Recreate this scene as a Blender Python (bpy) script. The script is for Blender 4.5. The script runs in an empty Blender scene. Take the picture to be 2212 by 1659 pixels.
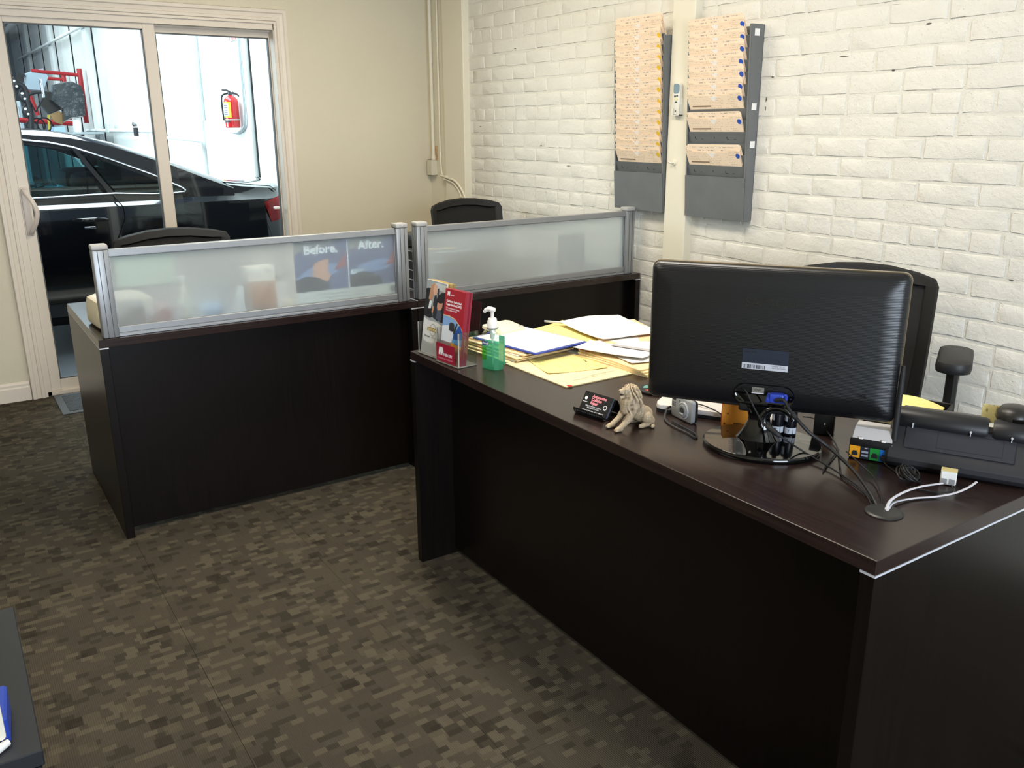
import bpy, bmesh, math, random
from mathutils import Vector, Matrix, Euler, noise
random.seed(7)
S = bpy.context.scene
COL = S.collection
R = math.radians

# ------------------------------------------------------------------ camera, world, lights, exposure
def look(loc, yaw, pitch, roll):
    fw = Vector((math.sin(yaw)*math.cos(pitch), math.cos(yaw)*math.cos(pitch), -math.sin(pitch)))
    r = Vector((math.cos(yaw), -math.sin(yaw), 0)); u = r.cross(fw)
    r2 = r*math.cos(roll)+u*math.sin(roll); u2 = -r*math.sin(roll)+u*math.cos(roll)
    m = Matrix((r2, u2, -fw)).transposed().to_4x4(); m.translation = loc
    return m
cd = bpy.data.cameras.new('camera'); cam = bpy.data.objects.new('camera', cd); COL.objects.link(cam)
cam.matrix_world = look(Vector((-2.8154, -5.2231, 1.4217)), 0.5823, 0.2907, -0.0056)
cd.sensor_width = 36; cd.lens = 36*1862.44/2212; cd.clip_start = 0.02; cd.clip_end = 200
S.camera = cam
vs = S.view_settings
vs.view_transform = 'Standard'; vs.look = 'None'; vs.gamma = 1; vs.use_curve_mapping = False; vs.exposure = 0.16
S.cycles.max_bounces = 10; S.cycles.transparent_max_bounces = 12
S.cycles.caustics_reflective = False
w = bpy.data.worlds.new('world'); S.world = w; w.use_nodes = True
bgn = w.node_tree.nodes['Background']; bgn.inputs[0].default_value = (0.62, 0.75, 1, 1); bgn.inputs[1].default_value = 0.35

def area(name, loc, target, sx, sy, power, col, spread=180):
    l = bpy.data.lights.new(name, 'AREA'); l.shape = 'RECTANGLE'; l.size = sx; l.size_y = sy
    l.energy = power; l.color = col; l.spread = R(spread)
    o = bpy.data.objects.new(name, l); COL.objects.link(o); o.location = loc
    d = Vector(target)-Vector(loc)
    o.rotation_euler = d.to_track_quat('-Z', 'Y').to_euler()
    return o
# fluorescent ceiling fixtures of the office, plus an added aisle fill
area('ceiling_lamp_and_fill', (-1.25, -1.65, 2.56), (-1.25, -1.65, 0), 0.5, 1.1, 28, (1.0, 0.90, 0.71))
area('ceiling_lamp_and_fill', (-1.40, -3.35, 2.56), (-1.40, -3.35, 0), 0.5, 1.1, 34, (1.0, 0.93, 0.82))
area('ceiling_lamp_and_fill', (-2.9, -3.0, 2.56), (-2.9, -3.0, 0), 0.5, 1.1, 20, (1.0, 0.91, 0.76))  # fill light added over the aisle to soften the near desk's floor shadow
# storefront daylight behind the camera
area('window_daylight', (-2.75, -8.2, 1.25), (-1.2, -4.5, 1.0), 1.9, 2.1, 200, (0.76, 0.87, 1.0))
# garage: roll-up door and skylights
area('garage_daylight', (-7.5, 6.5, 3.4), (0, 5.0, 1.0), 4.0, 5.0, 1000, (0.86, 0.95, 1.0))
area('garage_skylight', (-1.9, 5.0, 4.55), (-1.9, 5.0, 0), 2.2, 9.2, 850, (0.84, 0.94, 1.0))
area('garage_far_light', (-2.5, 15.0, 4.5), (-0.8, 15, 0), 3.0, 8.0, 420, (0.88, 0.95, 1.0))

# ------------------------------------------------------------------ materials
def lin(h):
    h = h.lstrip('#'); c = [int(h[i:i+2], 16)/255 for i in (0, 2, 4)]
    return tuple(x/12.92 if x <= 0.04045 else ((x+0.055)/1.055)**2.4 for x in c)+(1,)
MATS = {}
def nt(name):
    m = bpy.data.materials.new(name); m.use_nodes = True
    return m, m.node_tree, m.node_tree.nodes['Principled BSDF']
def nd(t, typ, **kw):
    n = t.nodes.new(typ)
    for k, v in kw.items():
        if k.startswith('i_'): n.inputs[k[2:].replace('_', ' ')].default_value = v
        else: setattr(n, k, v)
    return n
def bump(t, b, height, strength, dist):
    bp = nd(t, 'ShaderNodeBump'); bp.inputs['Strength'].default_value = strength; bp.inputs['Distance'].default_value = dist
    t.links.new(height, bp.inputs['Height']); t.links.new(bp.outputs[0], b.inputs['Normal']); return bp
def mat(name, hexc, rough=0.5, metal=0.0, spec=0.5, nscale=0, nstr=0.2, ndist=0.001, var=0, vscale=6, coat=0, trans=0, ior=1.45, emit=0):
    if name in MATS: return MATS[name]
    m, t, b = nt(name)
    c = lin(hexc)
    b.inputs['Base Color'].default_value = c; b.inputs['Roughness'].default_value = rough
    b.inputs['Metallic'].default_value = metal; b.inputs['Specular IOR Level'].default_value = spec
    b.inputs['Coat Weight'].default_value = coat; b.inputs['IOR'].default_value = ior
    b.inputs['Transmission Weight'].default_value = trans
    if emit:
        b.inputs['Emission Color'].default_value = c; b.inputs['Emission Strength'].default_value = emit
    tc = nd(t, 'ShaderNodeTexCoord')
    if nscale:
        n = nd(t, 'ShaderNodeTexNoise'); n.inputs['Scale'].default_value = nscale; n.inputs['Detail'].default_value = 4
        t.links.new(tc.outputs['Object'], n.inputs['Vector']); bump(t, b, n.outputs['Fac'], nstr, ndist)
    if var:
        n2 = nd(t, 'ShaderNodeTexNoise'); n2.inputs['Scale'].default_value = vscale; n2.inputs['Detail'].default_value = 3
        t.links.new(tc.outputs['Object'], n2.inputs['Vector'])
        mr = nd(t, 'ShaderNodeMapRange'); mr.inputs[1].default_value = 0.3; mr.inputs[2].default_value = 0.7
        mr.inputs[3].default_value = 1-var; mr.inputs[4].default_value = 1+var*0.5
        t.links.new(n2.outputs['Fac'], mr.inputs[0])
        mx = nd(t, 'ShaderNodeMix', data_type='RGBA', blend_type='MULTIPLY'); mx.inputs[0].default_value = 1
        mx.inputs[6].default_value = c
        t.links.new(mr.outputs[0], mx.inputs[7]); t.links.new(mx.outputs[2], b.inputs['Base Color'])
    MATS[name] = m; return m

def math_n(t, op, a, b=None, c=None):
    n = nd(t, 'ShaderNodeMath', operation=op)
    for i, v in enumerate((a, b, c)):
        if v is None: continue
        if isinstance(v, (int, float)): n.inputs[i].default_value = v
        else: t.links.new(v, n.inputs[i])
    return n.outputs[0]
def mixc(t, fac, a, b):
    mx = nd(t, 'ShaderNodeMix', data_type='RGBA')
    for i, v in ((0, fac), (6, a), (7, b)):
        if isinstance(v, (int, float, tuple)): mx.inputs[i].default_value = v
        else: t.links.new(v, mx.inputs[i])
    return mx.outputs[2]

def print_mat(name, paper, ink, row=0.006, word=90, thr=0.5, amount=0.7, rough=0.75, axes='XY', fill=0.45, patch=6.0, pthr=0.45):
    """paper with rows of small print: ink where a row, a word and a text block coincide"""
    m, t, b = nt(name)
    tc = nd(t, 'ShaderNodeTexCoord'); sp = nd(t, 'ShaderNodeSeparateXYZ'); t.links.new(tc.outputs['Object'], sp.inputs[0])
    u, v = sp.outputs[axes[0]], sp.outputs[axes[1]]
    rv = math_n(t, 'DIVIDE', v, row); fl = math_n(t, 'FLOOR', rv); fr = math_n(t, 'SUBTRACT', rv, fl)
    inrow = math_n(t, 'LESS_THAN', fr, fill)
    cb = nd(t, 'ShaderNodeCombineXYZ'); t.links.new(math_n(t, 'MULTIPLY', u, word), cb.inputs[0]); t.links.new(math_n(t, 'MULTIPLY', fl, 7.31), cb.inputs[1])
    n = nd(t, 'ShaderNodeTexNoise'); n.inputs['Scale'].default_value = 1; n.inputs['Detail'].default_value = 2; t.links.new(cb.outputs[0], n.inputs['Vector'])
    wd = math_n(t, 'GREATER_THAN', n.outputs['Fac'], thr)
    n2 = nd(t, 'ShaderNodeTexNoise'); n2.inputs['Scale'].default_value = patch; n2.inputs['Detail'].default_value = 0
    t.links.new(tc.outputs['Object'], n2.inputs['Vector']); pt = math_n(t, 'GREATER_THAN', n2.outputs['Fac'], pthr)
    f = math_n(t, 'MULTIPLY', math_n(t, 'MULTIPLY', inrow, wd), math_n(t, 'MULTIPLY', pt, amount))
    t.links.new(mixc(t, f, lin(paper), lin(ink)), b.inputs['Base Color'])
    b.inputs['Roughness'].default_value = rough; MATS[name] = m; return m

def carpet_mat():
    m, t, b = nt('carpet')
    g = nd(t, 'ShaderNodeNewGeometry'); sp = nd(t, 'ShaderNodeSeparateXYZ'); t.links.new(g.outputs['Position'], sp.inputs[0])
    X, Y = sp.outputs[0], sp.outputs[1]
    def cells(lx, ly, seed):
        r = math_n(t, 'FLOOR', math_n(t, 'DIVIDE', Y, ly))
        wn = nd(t, 'ShaderNodeTexWhiteNoise', noise_dimensions='2D'); cb = nd(t, 'ShaderNodeCombineXYZ'); t.links.new(r, cb.inputs[0]); cb.inputs[1].default_value = seed
        t.links.new(cb.outputs[0], wn.inputs['Vector'])
        c = math_n(t, 'FLOOR', math_n(t, 'ADD', math_n(t, 'DIVIDE', X, lx), math_n(t, 'MULTIPLY', wn.outputs['Value'], 9)))
        w2 = nd(t, 'ShaderNodeTexWhiteNoise', noise_dimensions='3D'); c2 = nd(t, 'ShaderNodeCombineXYZ')
        t.links.new(c, c2.inputs[0]); t.links.new(r, c2.inputs[1]); c2.inputs[2].default_value = seed
        t.links.new(c2.outputs[0], w2.inputs['Vector']); return w2.outputs['Value'], w2.outputs['Color']
    a, ac = cells(0.031, 0.0195, 1.3); bb, bc = cells(0.040, 0.0390, 5.7); big, bgc = cells(0.10, 0.085, 9.1)
    col = mixc(t, big, lin('#453f36'), lin('#4b453b'))
    col = mixc(t, math_n(t, 'MULTIPLY', math_n(t, 'GREATER_THAN', a, 0.80), 0.6), col, lin('#60594b'))
    col = mixc(t, math_n(t, 'MULTIPLY', math_n(t, 'LESS_THAN', a, 0.15), 0.6), col, lin('#312d26'))
    col = mixc(t, math_n(t, 'MULTIPLY', math_n(t, 'LESS_THAN', bb, 0.035), 0.65), col, lin('#2c2721'))
    col = mixc(t, math_n(t, 'MULTIPLY', math_n(t, 'GREATER_THAN', bb, 0.94), 0.4), col, lin('#5d5647'))
    # loop ribs running away from the door wall, and pile noise
    rib = math_n(t, 'SINE', math_n(t, 'MULTIPLY', X, 2*math.pi/0.0052))
    pn = nd(t, 'ShaderNodeTexNoise'); pn.inputs['Scale'].default_value = 420; pn.inputs['Detail'].default_value = 2; t.links.new(g.outputs['Position'], pn.inputs['Vector'])
    h = math_n(t, 'ADD', math_n(t, 'MULTIPLY', rib, 0.5), math_n(t, 'MULTIPLY', pn.outputs['Fac'], 1.4))
    dk = math_n(t, 'MULTIPLY_ADD', h, 0.14, 0.86)
    mx = nd(t, 'ShaderNodeMix', data_type='RGBA', blend_type='MULTIPLY'); mx.inputs[0].default_value = 1
    t.links.new(col, mx.inputs[6]); t.links.new(dk, mx.inputs[7])
    t.links.new(mx.outputs[2], b.inputs['Base Color']); b.inputs['Roughness'].default_value = 0.95; b.inputs['Specular IOR Level'].default_value = 0.1
    bump(t, b, h, 0.5, 0.002); return m

def brick_paint(name, hexc, speck=True):
    m, t, b = nt(name)
    g = nd(t, 'ShaderNodeNewGeometry')
    n1 = nd(t, 'ShaderNodeTexNoise'); n1.inputs['Scale'].default_value = 55; n1.inputs['Detail'].default_value = 6; n1.inputs['Roughness'].default_value = 0.62
    n2 = nd(t, 'ShaderNodeTexNoise'); n2.inputs['Scale'].default_value = 330; n2.inputs['Detail'].default_value = 3
    v = nd(t, 'ShaderNodeTexVoronoi'); v.inputs['Scale'].default_value = 70
    for n in (n1, n2, v): t.links.new(g.outputs['Position'], n.inputs['Vector'])
    h = math_n(t, 'ADD', math_n(t, 'MULTIPLY', n1.outputs['Fac'], 1.0), math_n(t, 'MULTIPLY', n2.outputs['Fac'], 0.22))
    pit = nd(t, 'ShaderNodeMapRange'); pit.inputs[1].default_value = 0.0; pit.inputs[2].default_value = 0.16; pit.inputs[3].default_value = -0.35; pit.inputs[4].default_value = 0
    t.links.new(v.outputs['Distance'], pit.inputs[0]); h = math_n(t, 'ADD', h, pit.outputs[0])
    n3 = nd(t, 'ShaderNodeTexNoise'); n3.inputs['Scale'].default_value = 2.3; n3.inputs['Detail'].default_value = 4; t.links.new(g.outputs['Position'], n3.inputs['Vector'])
    c = lin(hexc); d = tuple(x*0.93 for x in c[:3])+(1,)
    t.links.new(mixc(t, n3.outputs['Fac'], d, c), b.inputs['Base Color'])
    b.inputs['Roughness'].default_value = 0.55; b.inputs['Specular IOR Level'].default_value = 0.35
    bump(t, b, h, 0.6, 0.006); return m

def wood_mat(name, c1, c2, rough, axis='X', spec=0.5):
    m, t, b = nt(name); b.inputs['Specular IOR Level'].default_value = spec
    tc = nd(t, 'ShaderNodeTexCoord'); mp = nd(t, 'ShaderNodeMapping'); t.links.new(tc.outputs['Object'], mp.inputs[0])
    mp.inputs['Scale'].default_value = {'X': (3, 90, 90), 'Y': (90, 3, 90), 'Z': (90, 90, 3)}[axis]
    n = nd(t, 'ShaderNodeTexNoise'); n.inputs['Scale'].default_value = 2; n.inputs['Detail'].default_value = 5; t.links.new(mp.outputs[0], n.inputs['Vector'])
    mr = nd(t, 'ShaderNodeMapRange'); mr.inputs[1].default_value = 0.35; mr.inputs[2].default_value = 0.65; t.links.new(n.outputs['Fac'], mr.inputs[0])
    t.links.new(mixc(t, mr.outputs[0], lin(c1), lin(c2)), b.inputs['Base Color'])
    b.inputs['Roughness'].default_value = rough; bump(t, b, n.outputs['Fac'], 0.12, 0.0006); return m

def frosted_mat():
    m, t, b = nt('frosted_glass')
    out = t.nodes['Material Output']
    rf = nd(t, 'ShaderNodeBsdfRefraction'); rf.inputs['Roughness'].default_value = 0.05; rf.inputs['IOR'].default_value = 1.10; rf.inputs['Color'].default_value = (0.93, 0.97, 0.97, 1)
    tl = nd(t, 'ShaderNodeBsdfTranslucent'); tl.inputs['Color'].default_value = (0.92, 0.97, 1.0, 1)
    df = nd(t, 'ShaderNodeBsdfDiffuse'); df.inputs['Color'].default_value = (0.8, 0.83, 0.83, 1)
    gl = nd(t, 'ShaderNodeBsdfGlossy'); gl.inputs['Roughness'].default_value = 0.35
    m1 = nd(t, 'ShaderNodeMixShader'); m1.inputs[0].default_value = 0.48; t.links.new(rf.outputs[0], m1.inputs[1]); t.links.new(tl.outputs[0], m1.inputs[2])
    m2 = nd(t, 'ShaderNodeMixShader'); m2.inputs[0].default_value = 0.10; t.links.new(m1.outputs[0], m2.inputs[1]); t.links.new(df.outputs[0], m2.inputs[2])
    m3 = nd(t, 'ShaderNodeMixShader'); m3.inputs[0].default_value = 0.04; t.links.new(m2.outputs[0], m3.inputs[1]); t.links.new(gl.outputs[0], m3.inputs[2])
    t.links.new(m3.outputs[0], out.inputs[0]); return m
def glass_mat(name, tint, refl=0.06, rough=0.0):
    """thin clear sheet: lets light straight through, mirrors a little by Fresnel"""
    m, t, b = nt(name); out = t.nodes['Material Output']
    tr = nd(t, 'ShaderNodeBsdfTransparent'); tr.inputs[0].default_value = tint
    gl = nd(t, 'ShaderNodeBsdfGlossy'); gl.inputs['Roughness'].default_value = rough
    fr = nd(t, 'ShaderNodeLayerWeight'); fr.inputs['Blend'].default_value = 0.12
    f = math_n(t, 'MULTIPLY_ADD', fr.outputs['Fresnel'], 0.45, refl)
    mx = nd(t, 'ShaderNodeMixShader'); t.links.new(f, mx.inputs[0]); t.links.new(tr.outputs[0], mx.inputs[1]); t.links.new(gl.outputs[0], mx.inputs[2])
    t.links.new(mx.outputs[0], out.inputs[0]); MATS[name] = m; return m

def gel_mat(name, tint, body, share):
    m, t, b = nt(name); out = t.nodes['Material Output']
    tr = nd(t, 'ShaderNodeBsdfTransparent'); tr.inputs[0].default_value = tint
    tl = nd(t, 'ShaderNodeBsdfTranslucent'); tl.inputs[0].default_value = body; df = nd(t, 'ShaderNodeBsdfDiffuse'); df.inputs[0].default_value = body
    gl = nd(t, 'ShaderNodeBsdfGlossy'); gl.inputs['Roughness'].default_value = 0.08
    m1 = nd(t, 'ShaderNodeMixShader'); m1.inputs[0].default_value = 0.5; t.links.new(tl.outputs[0], m1.inputs[1]); t.links.new(df.outputs[0], m1.inputs[2])
    m2 = nd(t, 'ShaderNodeMixShader'); m2.inputs[0].default_value = share; t.links.new(tr.outputs[0], m2.inputs[1]); t.links.new(m1.outputs[0], m2.inputs[2])
    m3 = nd(t, 'ShaderNodeMixShader'); m3.inputs[0].default_value = 0.05; t.links.new(m2.outputs[0], m3.inputs[1]); t.links.new(gl.outputs[0], m3.inputs[2])
    t.links.new(m3.outputs[0], out.inputs[0]); return m

# ------------------------------------------------------------------ geometry helpers
class G:
    """collects shapes in one bmesh and links them as ONE mesh object"""
    def __init__(s): s.b = bmesh.new()
    def box(s, x0, x1, y0, y1, z0, z1, bev=0, seg=2, M=None):
        v = [s.b.verts.new(p) for p in ((x0, y0, z0), (x1, y0, z0), (x1, y1, z0), (x0, y1, z0), (x0, y0, z1), (x1, y0, z1), (x1, y1, z1), (x0, y1, z1))]
        f = [s.b.faces.new([v[i] for i in q]) for q in ((3, 2, 1, 0), (4, 5, 6, 7), (0, 1, 5, 4), (1, 2, 6, 5), (2, 3, 7, 6), (3, 0, 4, 7))]
        if bev:
            es = list({e for q in f for e in q.edges})
            r = bmesh.ops.bevel(s.b, geom=es, offset=bev, segments=seg, affect='EDGES', profile=0.5)
            v = list({x for q in r['faces'] for x in q.verts} | {x for x in v if x.is_valid})
        if M: bmesh.ops.transform(s.b, matrix=M, verts=v)
        return s
    def prism(s, pts, z0, z1, M=None, bev=0):
        """polygon in local xy extruded along local z, then placed by M"""
        lo = [s.b.verts.new((p[0], p[1], z0)) for p in pts]; hi = [s.b.verts.new((p[0], p[1], z1)) for p in pts]
        n = len(pts); fs = [s.b.faces.new(lo[::-1]), s.b.faces.new(hi)]
        for i in range(n): fs.append(s.b.faces.new((lo[i], lo[(i+1) % n], hi[(i+1) % n], hi[i])))
        vs_ = lo+hi
        if bev:
            es = list(set(fs[1].edges))
            r = bmesh.ops.bevel(s.b, geom=es, offset=bev, segments=2, affect='EDGES', profile=0.5)
            vs_ = list({x for q in r['faces'] for x in q.verts} | {x for x in vs_ if x.is_valid})
        if M: bmesh.ops.transform(s.b, matrix=M, verts=vs_)
        return s
    def rings(s, rings, closed=True, cap=True):
        rr = [[s.b.verts.new(p) for p in r] for r in rings]; n = len(rings[0])
        for a, c in zip(rr, rr[1:]):
            for i in range(n if closed else n-1):
                j = (i+1) % n; s.b.faces.new((a[i], a[j], c[j], c[i]))
        if cap and closed: s.b.faces.new(rr[0][::-1]); s.b.faces.new(rr[-1])
        return s
    def lathe(s, prof, n=24, c=(0, 0, 0), sx=1, sy=1, cap=True):
        return s.rings([[(c[0]+r*sx*math.cos(2*math.pi*i/n), c[1]+r*sy*math.sin(2*math.pi*i/n), c[2]+z) for i in range(n)] for r, z in prof], True, cap)
    def cyl(s, p0, p1, r0, r1=None, n=16):
        r1 = r0 if r1 is None else r1; p0, p1 = Vector(p0), Vector(p1); q = (p1-p0).to_track_quat('Z', 'Y')
        def ring(p, r): return [p+q @ Vector((r*math.cos(2*math.pi*i/n), r*math.sin(2*math.pi*i/n), 0)) for i in range(n)]
        return s.rings([ring(p0, r0), ring(p1, r1)])
    def tube(s, pts, r, n=8, flat=None):
        pts = [Vector(p) for p in pts]; rs = []
        rad = r if isinstance(r, (list, tuple)) else [r]*len(pts)
        a = None
        for i, p in enumerate(pts):
            d = (pts[min(i+1, len(pts)-1)]-pts[max(i-1, 0)]).normalized()
            if a is None:
                a = d.cross(Vector((0, 0, 1)))
                if a.length < 0.05: a = d.cross(Vector((0, 1, 0)))
            a = (a-d*a.dot(d)).normalized(); c = a.cross(d).normalized()
            ra = rad[i]; rb = ra if flat is None else flat
            rs.append([p+a*ra*math.cos(2*math.pi*k/n)+c*rb*math.sin(2*math.pi*k/n) for k in range(n)])
        return s.rings(rs)
    def ball(s, c, r, seg=16, M=None):
        r = (r, r, r) if isinstance(r, (int, float)) else r
        res = bmesh.ops.create_uvsphere(s.b, u_segments=seg, v_segments=max(6, seg*2//3), radius=1)
        m = Matrix.Translation(c) @ (M or Matrix()) @ Matrix.Diagonal((*r, 1))
        bmesh.ops.transform(s.b, matrix=m, verts=res['verts']); return s
    def grid(s, fn, nu, nv):
        vv = [[s.b.verts.new(fn(i/nu, j/nv)) for j in range(nv+1)] for i in range(nu+1)]
        for i in range(nu):
            for j in range(nv): s.b.faces.new((vv[i][j], vv[i+1][j], vv[i+1][j+1], vv[i][j+1]))
        return s
    def mk(s, name, m, parent=None, smooth=None, fix=True):
        if fix: bmesh.ops.recalc_face_normals(s.b, faces=s.b.faces)
        me = bpy.data.meshes.new(name); s.b.to_mesh(me); s.b.free()
        me.materials.append(m)
        if smooth:
            me.shade_smooth()
            me.set_sharp_from_angle(angle=R(smooth))
        return link(name, me, parent)
def link(name, me, parent=None):
    o = bpy.data.objects.new(name, me); COL.objects.link(o)
    if parent: o.parent = parent
    return o
def thing(name, label, cat, loc=(0, 0, 0), rz=0, group=None, rot=None):
    o = bpy.data.objects.new(name, None); COL.objects.link(o); o.empty_display_size = 0.05
    o.location = loc; o.rotation_euler = rot if rot else (0, 0, rz)
    return tag(o, label, cat, group)
def tag(o, label, cat, group=None):
    o['label'] = label; o['category'] = cat
    if group: o['group'] = group
    return o
def struct(o): o['kind'] = 'structure'; return o
def stuff(o): o['kind'] = 'stuff'; return o
def lab(o, label): o['label'] = label; return o
FONT_B = None
def text(body, size, m, parent, M, name='lettering', align='LEFT', shear=0, extrude=0.0001, bold=0.0, sx=1.0, space=1.0):
    c = bpy.data.curves.new(name, 'FONT'); c.body = body; c.size = size; c.align_x = align; c.shear = shear; c.extrude = extrude; c.offset = bold; c.space_line = space
    c.resolution_u = 3
    o = bpy.data.objects.new(name, c); COL.objects.link(o)
    me = bpy.data.meshes.new_from_object(o.evaluated_get(bpy.context.evaluated_depsgraph_get()))
    bpy.data.objects.remove(o); me.transform(M @ Matrix.Diagonal((sx, 1, 1, 1))); me.materials.clear(); me.materials.append(m)
    return link(name, me, parent)
def frame(o, x, y):
    """matrix whose local x, y axes are the given world directions"""
    x = Vector(x).normalized(); y = (Vector(y)-x*Vector(y).dot(x)).normalized(); z = x.cross(y)
    m = Matrix((x, y, z)).transposed().to_4x4(); m.translation = Vector(o); return m
def spline(pts, n=8):
    """Catmull-Rom through points"""
    P = [Vector(p) for p in pts]; P = [P[0]*2-P[1]]+P+[P[-1]*2-P[-2]]; out = []
    for i in range(1, len(P)-2):
        for k in range(n):
            t = k/n; a, b, c, d = P[i-1], P[i], P[i+1], P[i+2]
            out.append(0.5*((2*b)+(c-a)*t+(2*a-5*b+4*c-d)*t*t+(3*b-a-3*c+d)*t**3))
    out.append(P[-2]); return out
def blob(name, caps, m, parent, voxel, smooth_it=4, disp=None):
    """capsules/ellipsoids (p0, r0, p1, r1) fused by a voxel remesh into one continuous surface"""
    g = G()
    for p0, r0, p1, r1 in caps:
        p0, p1 = Vector(p0), Vector(p1); n = max(2, int((p1-p0).length/(min(r0, r1)*0.35))+1)
        for i in range(n):
            f = i/(n-1); g.ball(p0.lerp(p1, f), r0+(r1-r0)*f, 12)
    me = bpy.data.meshes.new(name); g.b.to_mesh(me); g.b.free()
    o = bpy.data.objects.new(name, me); COL.objects.link(o)
    md = o.modifiers.new('r', 'REMESH'); md.mode = 'VOXEL'; md.voxel_size = voxel
    ms = o.modifiers.new('s', 'SMOOTH'); ms.factor = 0.5; ms.iterations = smooth_it
    me2 = bpy.data.meshes.new_from_object(o.evaluated_get(bpy.context.evaluated_depsgraph_get()))
    bpy.data.objects.remove(o)
    if disp:
        me2.update()
        cs = [(v.co.copy(), v.normal.copy()) for v in me2.vertices]
        for v, (co, no) in zip(me2.vertices, cs): v.co = co+no*disp(co)
    me2.shade_smooth(); me2.materials.clear(); me2.materials.append(m); me2.name = name
    return link(name, me2, parent)
def rrect(x0, x1, y0, y1, r, n=5):
    out = []
    for cx, cy, a in ((x1-r, y1-r, 0), (x0+r, y1-r, 90), (x0+r, y0+r, 180), (x1-r, y0+r, 270)):
        for k in range(n+1):
            t = R(a+90*k/n); out.append((cx+r*math.cos(t), cy+r*math.sin(t)))
    return out

H = 0.737
WHITE = mat('painted_white_wood', '#dcd6c4', 0.5, nscale=40, nstr=0.15, ndist=0.002)
TRIM = mat('trim_paint', '#dcd2c5', 0.42, nscale=60, nstr=0.08, ndist=0.001)
CREAM = mat('cream_wall_paint', '#d3cbb6', 0.7, nscale=130, nstr=0.28, ndist=0.003, var=0.04, vscale=1.5)
CEIL = mat('ceiling_white', '#d8d2c4', 0.8)
BRICK = brick_paint('painted_brick', '#dedbd2'); MORTAR = brick_paint('painted_mortar', '#d9d6cc')
CARPET = carpet_mat()
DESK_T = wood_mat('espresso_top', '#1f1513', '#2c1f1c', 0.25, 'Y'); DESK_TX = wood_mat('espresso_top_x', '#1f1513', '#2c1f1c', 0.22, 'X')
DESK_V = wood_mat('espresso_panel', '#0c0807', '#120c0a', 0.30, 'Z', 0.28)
ALU = mat('satin_aluminium', '#9a9c9e', 0.42, metal=0.55); ALU_D = mat('aluminium_groove', '#4c4e50', 0.5, metal=0.4)
STRIP = mat('pale_metal_strip', '#c9cad0', 0.4, metal=0.2)
BLACK = mat('black_plastic', '#151517', 0.45, nscale=300, nstr=0.1, ndist=0.0005); BLACK_M = mat('matte_black_plastic', '#19191b', 0.62)
GLOSS = mat('gloss_black', '#050506', 0.08, coat=0.5)
FROST = frosted_mat()
DOORGLASS = glass_mat('door_glass', (0.93, 0.97, 0.97, 1), 0.015)
ACRYL = glass_mat('clear_acrylic', (0.93, 0.94, 0.94, 1), 0.07, 0.03)
WPLAS = mat('white_plastic', '#e3e1dc', 0.35); CPLAS = mat('cream_plastic', '#d9cfb4', 0.4)
GREY_M = mat('grey_enamel_steel', '#6c6f70', 0.45, metal=0.15, var=0.08, vscale=12)
CABLE = mat('black_cable', '#1a1a1b', 0.5); WCABLE = mat('light_grey_cable', '#b9bac4', 0.45)
INK = mat('black_ink', '#17171a', 0.7); WINK = mat('white_print', '#e8e8ea', 0.6)

def at(u, v, ax, val):
    """point of a real plane (ax = 'x', 'y' or 'z' at val) seen in the photograph at u, v"""
    o = cam.matrix_world.translation; d = cam.matrix_world.to_3x3() @ Vector(((u-1106)/1862.44, -(v-829.5)/1862.44, -1))
    i = 'xyz'.index(ax); return o+d*((val-o[i])/d[i])
# ------------------------------------------------------------------ setting: floor of carpet tiles
fl = struct(G().box(-5.0, 0.15, -8.6, 0.14, -0.12, -0.007).mk('floor', mat('floor_screed', '#4a443a', 0.9)))
TS = 0.5035
tile = G().box(-TS/2+0.0002, TS/2-0.0002, -TS/2+0.0002, TS/2-0.0002, -0.0075, 0, 0.0007, 1)
tile_o = None
for i in range(-6, 4):
    for j in range(-6, 6):
        x, y = -1.9+TS*(i+0.5), -2.806+TS*(j+0.5)
        if x > 0.0 or x < -4.6 or y > -0.02 or y < -5.6: continue
        if tile_o is None: tile_o = tile.mk('carpet_tile', CARPET, fl); o = tile_o
        else: o = link('carpet_tile', tile_o.data, fl)
        o.location = (x, y, 0)
# ceiling, left wall, front wall behind the camera (with the storefront opening)
struct(G().box(-5.0, 0.15, -8.6, 0.14, 2.62, 2.72).mk('ceiling', CEIL))
struct(G().box(-5.0, -4.9, -8.6, 0.0, 0, 2.62).mk('wall_left', CREAM))
struct(G().box(-5, 0.1, -8.6, -8.5, 0, 0.75).box(-5, 0.1, -8.6, -8.5, 2.55, 2.62).box(-5, -3.4, -8.6, -8.5, 0.75, 2.55).box(0.0, 0.1, -8.6, -8.5, 0.75, 2.55).mk('wall_front', CREAM))
# door wall
DX0, DX1, DZ = -2.452, -1.012, 1.992
struct(G().box(-4.9, DX0, 0, 0.13, 0, 2.62).box(DX1, 0.15, 0, 0.13, 0, 2.62).box(DX0, DX1, 0, 0.13, DZ, 2.62).mk('wall_back', CREAM))
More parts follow.
